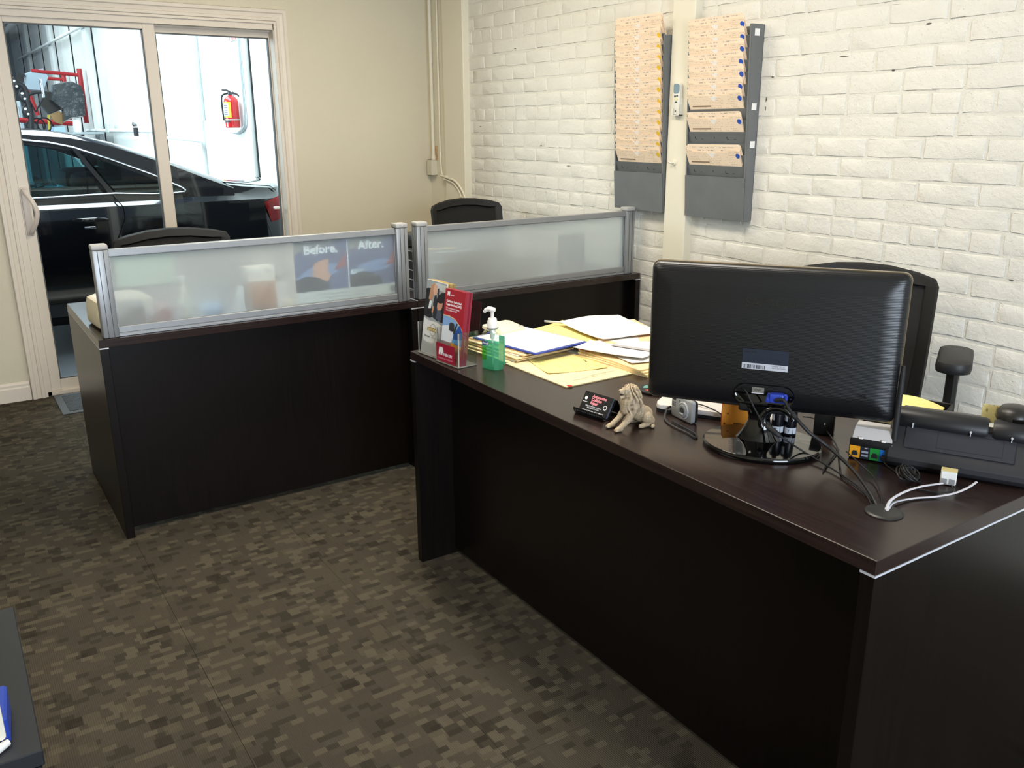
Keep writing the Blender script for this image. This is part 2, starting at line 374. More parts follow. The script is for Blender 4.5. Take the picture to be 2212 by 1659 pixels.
# casing: stepped profile mitred round the opening
def casing():
    g = G(); prof = [(0, 0.012), (0.012, 0.012), (0.016, 0.02), (0.030, 0.02), (0.034, 0.014), (0.052, 0.017), (0.058, 0.024), (0.074, 0.024), (0.080, 0.0)]
    for side in (-1, 1):
        x = DX0 if side < 0 else DX1
        g.rings([[(x+side*(p-0.0), -d, z+(p if z > 1 else 0)) for p, d in prof]+[(x+side*0.08, 0.0, z+(0.08 if z > 1 else 0)), (x, 0.0, z)] for z in (0.0, DZ)], True, True)
    g.rings([[(x+(p*(-1 if x < -2 else 1)), -d, DZ+p) for p, d in prof]+[(x+0.08*(-1 if x < -2 else 1), 0, DZ+0.08), (x, 0, DZ)] for x in (DX0, DX1)], True, True)
    return g
struct(casing().mk('trim_1', TRIM, smooth=30))
bbp = [(0, 0), (-0.014, 0), (-0.014, 0.072), (-0.010, 0.080), (-0.010, 0.092), (-0.004, 0.104), (0, 0.104)]
struct(G().rings([[(x, a, z) for a, z in bbp] for x in (-4.9, DX0-0.081)]).mk('baseboard_back', TRIM, smooth=25))
struct(G().rings([[(x, a, z) for a, z in bbp] for x in (DX1+0.081, -0.0)]).mk('baseboard_back', TRIM, smooth=25))
# sliding glass door: frame, sliding leaf with handle in front, fixed leaf behind
dr = struct(G().box(DX0, DX0+0.02, 0.0, 0.125, 0, DZ).box(DX1-0.003, DX1, 0.0, 0.125, 0, DZ).box(DX0, DX1, 0.0, 0.125, DZ-0.032, DZ).box(DX0, DX1, 0.0, 0.125, 0.001, 0.022).box(DX0, DX1, 0.058, 0.066, DZ-0.04, DZ-0.02).mk('door_1', TRIM))
def leaf(x0, x1, y, z0, z1, l, r, t, b, nm):
    f = G().box(x0, x0+l, y-0.017, y+0.017, z0, z1, 0.003, 1).box(x1-r, x1, y-0.017, y+0.017, z0, z1, 0.003, 1)
    f.box(x0+l, x1-r, y-0.016, y+0.016, z1-t, z1).box(x0+l, x1-r, y-0.016, y+0.016, z0, z0+b)
    o = f.mk(nm, TRIM, dr)
    gs = G()
    xa, xb, za, zb = x0+l, x1-r, z0+b, z1-t
    gs.box(xa, xa+0.006, y-0.012, y+0.012, za, zb).box(xb-0.006, xb, y-0.012, y+0.012, za, zb).box(xa, xb, y-0.012, y+0.012, zb-0.006, zb).box(xa, xb, y-0.012, y+0.012, za, za+0.006)
    gs.mk('glazing_seal', mat('grey_seal', '#56585a', 0.5), o)
    G().box(x0+l, x1-r, y-0.003, y+0.003, z0+b, z1-t).mk('pane', DOORGLASS, o)
    return o
sl = leaf(-2.432, -1.662, 0.034, 0.022, 1.968, 0.052, 0.064, 0.035, 0.062, 'sliding_leaf')
leaf(-1.72, -1.014, 0.088, 0.022, 1.968, 0.055, 0.007, 0.045, 0.062, 'fixed_leaf')
hd = G()
pts = spline([(-2.408, 0.012, 1.118), (-2.405, -0.018, 1.105), (-2.382, -0.045, 1.06), (-2.368, -0.052, 1.01), (-2.378, -0.045, 0.955), (-2.400, -0.02, 0.905), (-2.405, 0.012, 0.892)], 5)
hd.tube(pts, 0.013, 8, 0.009).box(-2.424, -2.390, 0.008, 0.02, 0.88, 1.13, 0.004)
lab(hd.mk('door_handle', mat('door_handle_white', '#cfc4bb', 0.35), dr, smooth=40), 'white curved pull handle')
G().box(-1.075, -1.04, 0.045, 0.072, 0.942, 0.956, 0.003).mk('door_stop', WPLAS, dr)

# ------------------------------------------------------------------ brick wall (x = 0), bricks proud of recessed mortar
wr = struct(G().box(0.0002, 0.25, -8.6, 0.0, 0, 2.62).mk('wall_right', MORTAR))
def brick_mesh(L, Ht, k):
    rnd = random.Random(k*13+int(L*1000)); g = G(); nu = 4 if L > 0.15 else 3; nv = 2
    def P(u, v, inset, depth, jit=1):
        y = L/2-inset+(u-0.5)*0; yy = -(L/2-inset)+u*(L-2*inset); zz = -(Ht/2-inset)+v*(Ht-2*inset)
        j = lambda a: rnd.uniform(-a, a)*jit
        return (-depth+j(0.0010), yy+j(0.0026), zz+j(0.0022))
    front = [[g.b.verts.new(P(i/nu, j/nv, 0.0042, 0.0021)) for j in range(nv+1)] for i in range(nu+1)]
    for i in range(nu):
        for j in range(nv): g.b.faces.new((front[i][j], front[i+1][j], front[i+1][j+1], front[i][j+1]))
    ring = [front[i][0] for i in range(nu+1)]+[front[nu][j] for j in range(1, nv+1)]+[front[i][nv] for i in range(nu-1, -1, -1)]+[front[0][j] for j in range(nv-1, 0, -1)]
    uv = [(i/nu, 0) for i in range(nu+1)]+[(1, j/nv) for j in range(1, nv+1)]+[(i/nu, 1) for i in range(nu-1, -1, -1)]+[(0, j/nv) for j in range(nv-1, 0, -1)]
    mid = [g.b.verts.new(P(u, v, 0.0020, 0.0012)) for u, v in uv]
    back = [g.b.verts.new(P(u, v, -0.0008, -0.006, 0)) for u, v in uv]
    n = len(ring)
    for a, c in ((ring, mid), (mid, back)):
        for i in range(n): g.b.faces.new((a[i], c[i], c[(i+1) % n], a[(i+1) % n]))
    bmesh.ops.recalc_face_normals(g.b, faces=g.b.faces)
    me = bpy.data.meshes.new('brick'); g.b.to_mesh(me); g.b.free(); me.shade_smooth(); me.set_sharp_from_angle(angle=R(28)); me.materials.append(BRICK); return me
CH, SL, HL, J = 0.0725, 0.208, 0.099, 0.0085
variants = {'s': [brick_mesh(SL, CH-J, k) for k in range(9)], 'h': [brick_mesh(HL, CH-J, k+50) for k in range(6)]}
camo = cam.matrix_world.inverted()
def px(p):
    q = camo @ Vector(p); return (1106-1862.44*q.x/q.z, 829.5+1862.44*q.y/q.z) if q.z < -0.1 else (9e9, 9e9)
brs, rest = [], []
rnd = random.Random(4)
for row in range(0, 36):
    z = CH*(row+0.5); head = row % 6 == 2
    L = HL if head else SL
    y = -0.0-rnd.uniform(0, 0.03)-(0.11 if row % 2 else 0)
    while y > -8.4:
        c = y-L/2; p = px((0, c, z))
        vis = -60 < p[0] < 2290 and -30 < p[1] < 1000 and c < -0.42
        hid = (1440 < p[0] < 1950 and p[1] > 590) or (1040 < p[0] < 1330 and p[1] > 540) or (1500 < p[0] < 1590 and 70 < p[1] < 440) or (1350 < p[0] < 1420 and 60 < p[1] < 420) or (p[0] < 1080 and p[1] > 470)
        dist = (Vector((0, c, z))-cam.matrix_world.translation).length
        (brs if vis and not hid else rest).append((dist, c, z, L < 0.15))
        y -= L+J+rnd.uniform(-0.002, 0.003)
brs.sort(); rest += brs[298:]; brs = brs[:298]
for d, c, z, h in brs:
    o = link('brick', rnd.choice(variants['h' if h else 's']), wr)
    o.location = (rnd.uniform(-0.0012, 0.001), c, z+rnd.uniform(-0.0015, 0.0015)); o.rotation_euler = (R(rnd.uniform(-0.5, 0.5)), R(rnd.uniform(-0.5, 0.5)), R(rnd.uniform(-0.3, 0.3)))
g = G()
for d, c, z, h in rest:
    if c < -6.2: continue
    me = rnd.choice(variants['h' if h else 's']); k = len(g.b.verts); g.b.from_mesh(me); g.b.verts.ensure_lookup_table()
    bmesh.ops.translate(g.b, verts=g.b.verts[k:], vec=(rnd.uniform(-0.001, 0.001), c, z))
o = stuff(g.mk('brick', BRICK, wr, smooth=60, fix=False))
# dark chips and nail holes in the painted joints
g = G(); HOLE = mat('dark_chip', '#57514a', 0.9)
for (y, z, a, b) in ((-2.787, 1.515, 0.003, 0.011), (-2.787, 1.482, 0.003, 0.010), (-3.44, 1.735, 0.010, 0.003), (-3.33, 1.597, 0.006, 0.003), (-2.81, 1.60, 0.006, 0.003), (-1.0, 1.83, 0.009, 0.0025), (-0.75, 1.63, 0.009, 0.002), (-1.25, 1.32, 0.008, 0.002), (-3.83, 0.945, 0.008, 0.002), (-0.62, 1.42, 0.008, 0.002), (-1.5, 1.22, 0.018, 0.0018), (-3.13, 1.655, 0.022, 0.0016)):
    g.ball((-0.0012, y, z), (0.0025, a, b), 8)
stuff(g.mk('chip', HOLE, wr, smooth=60))
# corner board strip, corner post, intermediate post, ledge along the wall foot
struct(G().box(-0.012, 0.006, -0.30, 0.0, 0, 2.62).mk('trim_2', WHITE))
struct(G().box(-0.045, 0.006, -0.503, -0.257, 0, 2.62, 0.004, 1).mk('column', WHITE))
struct(G().box(-0.042, 0.006, -2.411, -2.277, 0, 2.62, 0.004, 1).mk('column', WHITE))
struct(G().rings([[(a, y, z) for a, z in ((0.004, 0.40), (-0.03, 0.40), (-0.03, 0.425), (-0.018, 0.43), (-0.018, 0.452), (-0.006, 0.462), (0.004, 0.462))] for y in (-6.0, -2.42)]).mk('trim_3', WHITE, smooth=20))

# ------------------------------------------------------------------ desks
TT = 0.028
def desk(name, label, x0, x1, y0, y1, side, top_m, group):
    """side: direction the visitor's face looks ('-y' or '-x'); parts in local coordinates about the footprint centre"""
    cx, cy = (x0+x1)/2, (y0+y1)/2; t = thing(name, label, 'desk', (cx, cy, 0), 0, group)
    a, b = (x1-x0)/2, (y1-y0)/2
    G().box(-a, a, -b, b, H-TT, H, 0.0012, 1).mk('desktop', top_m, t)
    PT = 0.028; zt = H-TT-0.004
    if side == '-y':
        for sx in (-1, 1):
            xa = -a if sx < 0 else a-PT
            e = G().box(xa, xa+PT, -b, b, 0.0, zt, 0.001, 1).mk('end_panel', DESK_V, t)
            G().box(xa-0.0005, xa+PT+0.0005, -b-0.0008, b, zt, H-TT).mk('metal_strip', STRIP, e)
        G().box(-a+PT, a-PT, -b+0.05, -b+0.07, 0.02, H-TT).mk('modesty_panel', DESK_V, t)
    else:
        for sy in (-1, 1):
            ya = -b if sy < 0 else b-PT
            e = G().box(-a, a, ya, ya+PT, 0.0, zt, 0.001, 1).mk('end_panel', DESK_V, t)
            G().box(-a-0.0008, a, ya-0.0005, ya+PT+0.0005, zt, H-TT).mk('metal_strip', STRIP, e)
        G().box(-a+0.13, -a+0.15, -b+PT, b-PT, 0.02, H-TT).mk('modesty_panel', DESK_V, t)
    return t
d1 = desk('desk', 'dark espresso desk nearest the camera carrying the monitor and paper piles', -1.622, -0.862, -4.493, -2.8215, '-x', DESK_T, 'dark espresso desks')
d2 = desk('desk', 'dark espresso desk in front of the sliding door under the screen with the poster', -2.4246, -1.2215, -2.100, -1.324, '-y', DESK_TX, 'dark espresso desks')
d3 = desk('desk', 'dark espresso desk against the brick wall under the empty frosted screen', -1.2195, -0.012, -2.100, -1.324, '-y', DESK_TX, 'dark espresso desks')
# screw cap on the second desk near the seam
G().cyl((-0.585, 0.44+0.0, 0.66), (-0.585, 0.444, 0.66), 0.008, n=12)
# ------------------------------------------------------------------ desktop privacy screens
def screen(label, x0, x1):
    t = thing('privacy_screen', label, 'screen', ((x0+x1)/2, -2.062, H), 0, 'frosted desktop screens'); a = (x1-x0)/2; pw = 0.05
    for s in (-1, 1):
        xa = -a if s < 0 else a-pw
        p = G().box(xa, xa+pw, -0.025, 0.025, 0.0005, 0.298, 0.004, 2).mk('post', ALU, t, smooth=40)
        gr = G()
        for u in (0.016, 0.034): gr.box(xa+u-0.0012, xa+u+0.0012, -0.0254, -0.0245, 0.002, 0.297)
        for v in (-0.009, 0.009): gr.box(xa-0.0004, xa+0.0005, v-0.0012, v+0.0012, 0.002, 0.297).box(xa+pw-0.0005, xa+pw+0.0004, v-0.0012, v+0.0012, 0.002, 0.297)
        gr.mk('groove', ALU_D, p)
        G().box(xa-0.0008, xa+pw+0.0008, -0.0258, 0.0258, 0.298, 0.316, 0.005, 2).mk('cap', mat('grey_cap', '#a9a8a6', 0.5), p, smooth=40)
    G().box(-a+pw, a-pw, -0.012, 0.012, 0.272, 0.297, 0.002, 1).box(-a+pw, a-pw, -0.015, -0.0115, 0.276, 0.279).mk('top_rail', ALU, t)
    G().box(-a+pw, a-pw, -0.013, 0.013, 0.0115, 0.034, 0.002, 1).box(-a+pw, a-pw, -0.017, 0.017, 0.0005, 0.0085, 0.001, 1).box(-a+pw, a-pw, -0.010, 0.010, 0.005, 0.015).mk('bottom_rail', ALU, t)
    for xs in (-a+pw-0.002, a-pw-0.004): G().box(xs, xs+0.006, -0.008, 0.008, 0.034, 0.272).mk('side_rail', ALU, t)
    G().box(-a+pw, a-pw, -0.0022, 0.0022, 0.03, 0.276).mk('frosted_panel', FROST, t)
    return t
screen('grey framed frosted screen on the left desk with a poster showing through', -2.404, -1.246)
screen('grey framed frosted screen with bare panel beside the brick wall', -1.206, -0.046)
# ------------------------------------------------------------------ wall file racks with folders
MANILA = mat('manila_card', '#f4dfc6', 0.75, nscale=200, nstr=0.05, ndist=0.0005)
MAN_F = print_mat('manila_form', '#f3ddc2', '#7d6b58', 0.0075, 150, 0.50, 0.38, fill=0.30, patch=22, pthr=0.42)
MAN_T = print_mat('manila_tab', '#f4dfc6', '#4d4a55', 0.0125, 170, 0.50, 0.55, fill=0.36, patch=26, pthr=0.5)
PAPER = mat('white_paper', '#e9e7e4', 0.7); BAR = mat('brown_form_bar', '#8d7660', 0.8)
DOTS = {'blue': mat('blue_sticker', '#2f56b8', 0.5), 'yellow': mat('yellow_sticker', '#e6c13a', 0.5), 'red': mat('red_sticker', '#b3261f', 0.5)}
ZB, ZT = 1.040, 1.795
def dep(z): return 0.043+0.030*(z-ZB)/(ZT-ZB)
def lip(i): return 1.258+0.0452*i
def rack(label, y0, y1, nslot, shown):
    """y0 is the side towards the corner; local origin at the wall, bottom centre"""
    yc = (y0+y1)/2; t = thing('file_rack', label, 'rack', (-0.0045, yc, 0), 0, 'grey steel wall file racks'); w = (y0-y1)/2
    side = [(0, ZB), (-dep(ZB), ZB), (-dep(ZT), ZT), (0, ZT)]
    for s in (1, -1):
        y = s*w; Mx = frame((0, y-0.0008*s, 0), (1, 0, 0), (0, 0, 1))
        g = G().prism(side, -0.0008, 0.0008, Mx)
        g.prism([(-dep(ZB)-0.0006, ZB), (-dep(ZT)-0.0006, ZT), (-dep(ZT)+0.0008, ZT), (-dep(ZB)+0.0008, ZB)], -0.008 if s < 0 else 0.0, 0.0 if s < 0 else 0.008, frame((0, y, 0), (1, 0, 0), (0, 0, 1)))
        p = g.mk('side_panel', GREY_M, t)
        if s < 0 and 'remote' in label and 'bare' in label:
            for z, c in ((1.765, 1), (1.345, 1), (1.49, 0.6)):
                G().box(-dep(z)+0.017, -dep(z)+0.044, y-0.0022, y-0.0012, z-0.013, z+0.013).mk('paper_label', PAPER, p)
    G().box(-0.0012, 0.0, -w, w, ZB, ZT).mk('back_panel', GREY_M, t)
    d0 = dep(ZB)
    G().prism([(-d0, ZB), (-dep(1.215)-0.004, 1.213), (-dep(1.215)-0.0028, 1.2135), (-d0+0.0012, ZB+0.001), (-0.001, ZB+0.001), (-0.001, ZB)], -w, w, frame((0, 0, 0), (1, 0, 0), (0, 0, 1))).mk('front_cover', GREY_M, t)
    for i in range(nslot):
        z = lip(i); d = dep(z)-0.002
        pk = G().prism([(-d, z), (-d+0.0012, z+0.0004), (-d+0.030, z-0.10), (-d+0.0288, z-0.10)], -w+0.0035, w-0.0035, frame((0, 0, 0), (1, 0, 0), (0, 0, 1))).mk('pocket', GREY_M, t)
        if i in shown:
            g = G(); sl = 0.29
            for u, a, b in ((0.045, 0.0012, 0.008), (0.050, 0.006, 0.0012), (0.085, 0.006, 0.0012), (0.155, 0.0009, 0.007), (0.225, 0.0012, 0.008), (0.231, 0.006, 0.0012), (0.268, 0.006, 0.0012)):
                zz = z-0.022-(0 if b > 0.004 else 0.007); dd = -d+sl*(z-zz)
                g.box(dd-0.0009, dd+0.0005, w-u-a, w-u+a, zz-b/2, zz+b/2)
            stuff(g.mk('punched_slot', INK, pk))
    return t
rack('grey steel wall file rack left of the white post, nearly full', -1.937, -2.272, 13, (0,))
rack('grey steel wall file rack right of the white post with the remote, two bare pockets', -2.416, -2.755, 12, (0, 1, 2, 3, 4))
FW = 0.300
def arc(cx, cy, r, a0, a1, n=4): return [(cx+r*math.cos(R(a0+(a1-a0)*k/n)), cy+r*math.sin(R(a0+(a1-a0)*k/n))) for k in range(n+1)]
back_poly = [(0, -0.13), (FW, -0.13)]+arc(FW-0.012, 0.073, 0.012, 0, 90)+arc(0.006, 0.079, 0.006, 90, 180)
front_poly = [(0, -0.13), (FW, -0.13), (FW, 0.064)]+arc(FW-0.006, 0.062, 0.006, 0, 90)+[(0.243, 0.068), (0.234, 0.060), (0.172, 0.060), (0.163, 0.046), (0.152, 0.036), (0.143, 0.036), (0.132, 0.046), (0.122, 0.060), (0.045, 0.060), (0.034, 0.068), (0.004, 0.068), (0, 0.063)]
def folder_proto():
    t = thing('manila_folder', '', 'folder')
    b = G().prism(back_poly, -0.0016, -0.0010).mk('back_flap', MAN_T, t)
    G().prism([(0.012, -0.125), (FW-0.012, -0.125), (FW-0.012, 0.054), (0.012, 0.052)], -0.0007, 0.0, Matrix.Translation((0, -0.03, 0)) @ Matrix.Rotation(R(1.8), 4, 'X') @ Matrix.Translation((0, 0.03, 0))).mk('paper', PAPER, t)
    FT = Matrix.Translation((0, -0.03, 0)) @ Matrix.Rotation(R(3.0), 4, 'X') @ Matrix.Translation((0, 0.03, 0))
    G().prism(front_poly, 0.0004, 0.0010, FT).mk('front_flap', MAN_F, t)
    return t
def dup(root):
    r = root.copy(); COL.objects.link(r)
    for ch in BASE:
        c = ch.copy(); COL.objects.link(c); c.parent = r
        for q in list(ch.children):
            d = q.copy(); COL.objects.link(d); d.parent = c
    return r
FT_ = Matrix.Translation((0, -0.03, 0)) @ Matrix.Rotation(R(3.0), 4, 'X') @ Matrix.Translation((0, 0.03, 0))
fproto = folder_proto(); BASE = list(fproto.children); first = [True]
ORD = ['lowest', 'second', 'third', 'fourth', 'fifth', 'sixth', 'seventh', 'eighth', 'ninth', 'tenth', 'eleventh', 'twelfth', 'topmost']
def fill(y0, y1, slots, dotc, side_word, reds, nn):
    w = y0-y1
    for k, i in enumerate(slots):
        t = fproto if first[0] else dup(fproto); first[0] = False
        z = lip(i); d = dep(z)-0.012; jit = random.uniform(-0.004, 0.004) - (0.006 if dotc == 'blue' else 0) + 0.0
        lean = 0.36; y = -2.106+FW/2+jit if dotc == 'yellow' else -2.578+FW/2+jit+0.008
        up = Vector((-math.sin(lean), 0, math.cos(lean)))
        yy = Vector((0, -1, R(random.uniform(-0.6, 0.6))))
        t.matrix_world = frame((-d-0.0045, y, z), yy, up)
        word = 'topmost' if k == nn-1 else ORD[k]
        ex = ''
        t['label'] = ('%s manila folder with a %s dot in the %s wall rack%s' % (word, dotc, side_word, ex)).replace('lowest', 'lowest')
        if word not in ('topmost', 'lowest'): t['label'] = '%s manila folder from the bottom, with a %s dot, in the %s wall rack' % (word, dotc, side_word)
        t['group'] = 'manila folders in the %s wall rack' % side_word
        if dotc == 'blue' or k < nn-1:
            G().prism(arc(0.289, 0.045, 0.0105, 0, 360, 14)[:-1], 0.0013, 0.0019, FT_).mk('sticker', DOTS[dotc], t)
        if k in reds: G().prism(arc(-0.001, 0.038, 0.008, 0, 360, 12)[:-1], -0.0022, -0.0017).mk('sticker', DOTS['red'], t)
        if (dotc == 'blue' and k < 3) or k == 0:
            G().prism([(0.02, 0.012), (0.125, 0.012), (0.125, 0.018), (0.02, 0.018)], 0.0012, 0.0015, FT_).mk('printed_bar', BAR, t)
        if (dotc == 'blue' and k == 0) or word == 'topmost' and dotc == 'yellow':
            f2 = [ch for ch in t.children if ch.name.startswith('back_flap')][0].copy(); COL.objects.link(f2); f2.parent = t; f2.location = (0.006, 0.004, -0.004)
            f2.name = 'inner_flap'
fill(-1.937, -2.272, list(range(13)), 'yellow', 'left', (0, 1, 3, 8), 13)
fill(-2.416, -2.755, [0, 3, 5, 6, 7, 8, 9, 10, 11], 'blue', 'right', (), 9)

# ------------------------------------------------------------------ remote in its holder, hook, electrical box and conduits
t = thing('remote_control', 'white air conditioner remote in a holder on the white post', 'remote', (-0.042, -2.342, 1.462), R(-90))
G().box(-0.024, 0.024, -0.003, 0.0, 0.0, 0.075, 0.0015, 1).box(-0.024, -0.021, -0.022, 0, 0, 0.045).box(0.021, 0.024, -0.022, 0, 0, 0.045).box(-0.024, 0.024, -0.022, 0, 0.0, 0.003).box(-0.024, -0.010, -0.0225, -0.0205, 0.0, 0.03).box(0.010, 0.024, -0.0225, -0.0205, 0.0, 0.03).mk('holder', mat('remote_holder', '#cfcdc2', 0.45), t)
b = G().prism(rrect(-0.0205, 0.0205, 0.004, 0.134, 0.012), 0.003, 0.019, frame((0, 0, 0), (1, 0, 0), (0, 0, 1)), 0.003).mk('body', mat('remote_white', '#dbd9d0', 0.4), t, smooth=35)
G().prism(rrect(-0.018, 0.018, 0.090, 0.131, 0.010), 0.0188, 0.0196, frame((0, 0, 0), (1, 0, 0), (0, 0, 1))).mk('display', mat('remote_lcd', '#4b5f66', 0.25), t)
for n_, x, z, a, c in (('button', -0.007, 0.079, (0.006, 0.004), '#2b3036'), ('button', 0.006, 0.081, (0.005, 0.004), '#2b3036'), ('button', 0.0, 0.068, (0.012, 0.007), '#d8d3a4'), ('button', 0.0, 0.055, (0.007, 0.003), '#2b3036'), ('button', 0.0, 0.018, (0.003, 0.003), '#2b3036')):
    G().prism([(x+a[0]*math.cos(q*math.pi/8), z+a[1]*math.sin(q*math.pi/8)) for q in range(16)], 0.0188, 0.0205, frame((0, 0, 0), (1, 0, 0), (0, 0, 1))).mk(n_, mat('remote_btn_'+c[1:], c, 0.4), t)
t = thing('wall_hook', 'small white painted hook on the white post below the remote', 'hook', (-0.042, -2.330, 1.262), R(-90))
G().cyl((0, 0, 0), (0, -0.006, 0), 0.011, n=14).mk('base', WHITE, t, smooth=40)
G().tube(spline([(0, -0.004, 0.0), (-0.004, -0.02, 0.0), (-0.012, -0.024, 0.006)], 4), 0.0045, 8).mk('prong', WHITE, t, smooth=60)
t = thing('junction_box', 'grey and white electrical box low on the corner board strip', 'electrical box', (-0.012, -0.06, 1.115), R(-90))
G().box(-0.033, 0.033, -0.045, -0.0, 0, 0.095, 0.003, 1).mk('box', mat('box_white', '#cdc8b6', 0.5), t)
fp = G().prism(rrect(-0.038, 0.038, -0.006, 0.101, 0.008), 0.043, 0.0475, frame((-0.033, 0, 0), (0, 1, 0), (0, 0, 1)) @ Matrix.Translation((0, 0, -0.043))).mk('cover', mat('cover_grey', '#8b8a7d', 0.4), t)
G().prism([(-0.014, 0.02), (0.014, 0.02), (0.014, 0.075), (-0.014, 0.075)], 0, 0.003, frame((-0.0372, 0, 0), (0, 1, 0), (0, 0, 1)) @ Matrix.Translation((0, 0, -0.003))).mk('socket', WPLAS, t)
cd_ = G().cyl((0, 0, 0), (0, 0, 1.37), 0.011, n=12).cyl((0, 0, 0.0), (0, 0, 0.03), 0.014, n=12).mk('conduit', WHITE, None, smooth=40)
tag(cd_, 'thick white conduit rising from the electrical box in the corner', 'conduit'); cd_.location = (-0.03, -0.075, 1.212)
cv = G().tube(spline([(-0.020, -0.150, 2.6), (-0.020, -0.150, 1.6), (-0.022, -0.151, 1.35), (-0.024, -0.160, 1.2), (-0.026, -0.175, 1.13), (-0.050, -0.26, 1.105)], 8), 0.006, 8)
tag(cv.mk('cable', WHITE, None, smooth=60), 'thin white painted cable running down beside the corner conduit', 'cable')
cv = G().tube(spline([(-0.050, -0.20, 1.118), (-0.054, -0.30, 1.108), (-0.054, -0.40, 1.09), (-0.053, -0.485, 1.03), (-0.045, -0.518, 0.95), (-0.020, -0.525, 0.80), (-0.018, -0.525, 0.0)], 8), 0.0075, 8).ball((-0.052, -0.275, 1.116), (0.008, 0.03, 0.008), 10)
tag(cv.mk('cable', WHITE, None, smooth=60), 'white painted cable curving across the corner post to the brick wall', 'cable')
cv = G().tube(spline([(-0.051, -0.24, 1.10), (-0.053, -0.38, 1.072), (-0.052, -0.462, 1.0), (-0.049, -0.485, 0.9), (-0.048, -0.487, 0.0)], 8), 0.005, 8)
tag(cv.mk('cable', WHITE, None, smooth=60), 'thinner white painted cable falling down the front of the corner post', 'cable')
tag(G().box(-0.0145, -0.0125, -0.10, -0.028, 1.21, 1.30).mk('torn_label', mat('torn_label_tan', '#cfae83', 0.8, var=0.3, vscale=50), None), 'torn tan paper label behind the corner conduit', 'label')
# ------------------------------------------------------------------ things on the near desk
VX = frame((0, 0, 0), (1, 0, 0), (0, 0, 1))          # prism drawn in local x/z, its +z pointing to local -y (towards the visitor)
def fr(y, x=0, z=0): return Matrix.Translation((x, y, z)) @ VX
# --- monitor, back towards the visitor
MB = mat('monitor_back', '#0c0c0f', 0.38); 
def ribbed():
    m, t, b = nt('monitor_ribs'); b.inputs['Base Color'].default_value = lin('#0b0b0e'); b.inputs['Roughness'].default_value = 0.36
    tc = nd(t, 'ShaderNodeTexCoord'); sp = nd(t, 'ShaderNodeSeparateXYZ'); t.links.new(tc.outputs['Object'], sp.inputs[0])
    bump(t, b, math_n(t, 'SINE', math_n(t, 'MULTIPLY', sp.outputs[2], 2*math.pi/0.0032)), 0.15, 0.0005); return m
t = thing('monitor', 'wide glossy black computer monitor seen from behind on the near desk', 'monitor', (-1.358, -4.022, H), -0.982)
MZ = 0.242; w2, h2 = 0.262, 0.156
rings_ = []
for ins, y in ((0.0, 0.013), (0.0, -0.002), (0.004, -0.009), (0.016, -0.0155), (0.045, -0.021)):
    rings_.append([(x, y, z+MZ) for x, z in rrect(-w2+ins, w2-ins, -h2+ins, h2-ins, max(0.004, 0.017-ins*0.2), 5)])
sh = G().rings(rings_).mk('back_shell', ribbed(), t, smooth=40)
G().rings([[(x, y, z+MZ) for x, z in rrect(-w2-e, w2+e, -h2-e, h2+e, 0.018, 5)] for y, e in ((0.004, 0.0005), (0.004, 0.002), (0.012, 0.0025), (0.020, 0.001))]).mk('clear_bezel', mat('clear_rim', '#a08a66', 0.15, spec=0.8, trans=0.6), t, smooth=40)
G().rings([[(x, 0.0205, z+MZ) for x, z in rrect(-w2+0.014, w2-0.014, -h2+0.018, h2-0.014, 0.003, 3)], [(x, 0.021, z+MZ) for x, z in rrect(-w2+0.014, w2-0.014, -h2+0.018, h2-0.014, 0.003, 3)]]).mk('display', mat('dark_lcd', '#0a0d14', 0.2), t)
YB = -0.0212
pl = G().rings([[(x, y, z+MZ) for x, z in rrect(-0.066+e, 0.062-e, -0.143+e, -0.096-e, 0.022, 6)] for y, e in ((YB+0.004, 0), (YB-0.0006, 0.0), (YB-0.0006, 0.002), (YB+0.0015, 0.004))]).mk('port_recess', GLOSS, t, smooth=40)
lb = G().prism([(-0.053, MZ-0.064), (0.043, MZ-0.064), (0.043, MZ-0.019), (-0.053, MZ-0.019)], 0, 0.0005, fr(YB)).mk('rating_label', mat('dark_blue_label', '#1a2230', 0.5), t)
G().prism([(-0.053, MZ-0.064), (0.043, MZ-0.064), (0.043, MZ-0.0505), (-0.053, MZ-0.0505)], 0.0005, 0.0009, fr(YB)).mk('white_strip', mat('label_white', '#b9bac2', 0.6), lb)
g = G(); x = -0.051; rb = random.Random(3)
while x < -0.004:
    wd = rb.choice((0.0005, 0.0009, 0.0014)); g.prism([(x, MZ-0.0625), (x+wd, MZ-0.0625), (x+wd, MZ-0.054), (x, MZ-0.054)], 0.0009, 0.0011, fr(YB)); x += wd+rb.choice((0.0006, 0.001, 0.0018))
stuff(g.mk('barcode', INK, lb))
text('S19B300  CE  UL\nMADE IN CHINA', 0.0038, INK, lb, fr(YB-0.0009, 0.010, MZ-0.0555), bold=0.0)
text('SAMSUNG', 0.0055, INK, lb, fr(YB-0.0006, -0.049, MZ-0.0275), bold=0.0002)
text('CE  ⊕  ⚠  UL  FC', 0.0085, mat('label_grey_ink', '#10151f', 0.6), lb, fr(YB-0.0006, -0.047, MZ-0.045))
text('SAMSUNG', 0.026, GLOSS, t, fr(YB+0.0003, -0.055, MZ+0.074), 'raised_lettering', extrude=0.0003)
G().prism([(0.184, MZ-0.104), (0.202, MZ-0.104), (0.202, MZ-0.095), (0.184, MZ-0.095)], -0.002, 0.0004, fr(YB+0.0006)).mk('lock_slot', INK, t)
hd_ = G().box(-0.028, -0.002, YB-0.002, YB+0.002, MZ-0.118, MZ-0.104, 0.001, 1).mk('dvi_cover', mat('port_steel', '#8d8a82', 0.4, metal=0.6), t)
G().box(-0.028, -0.002, YB-0.0026, YB-0.002, MZ-0.1175, MZ-0.1155).mk('bright_edge', STRIP, hd_)
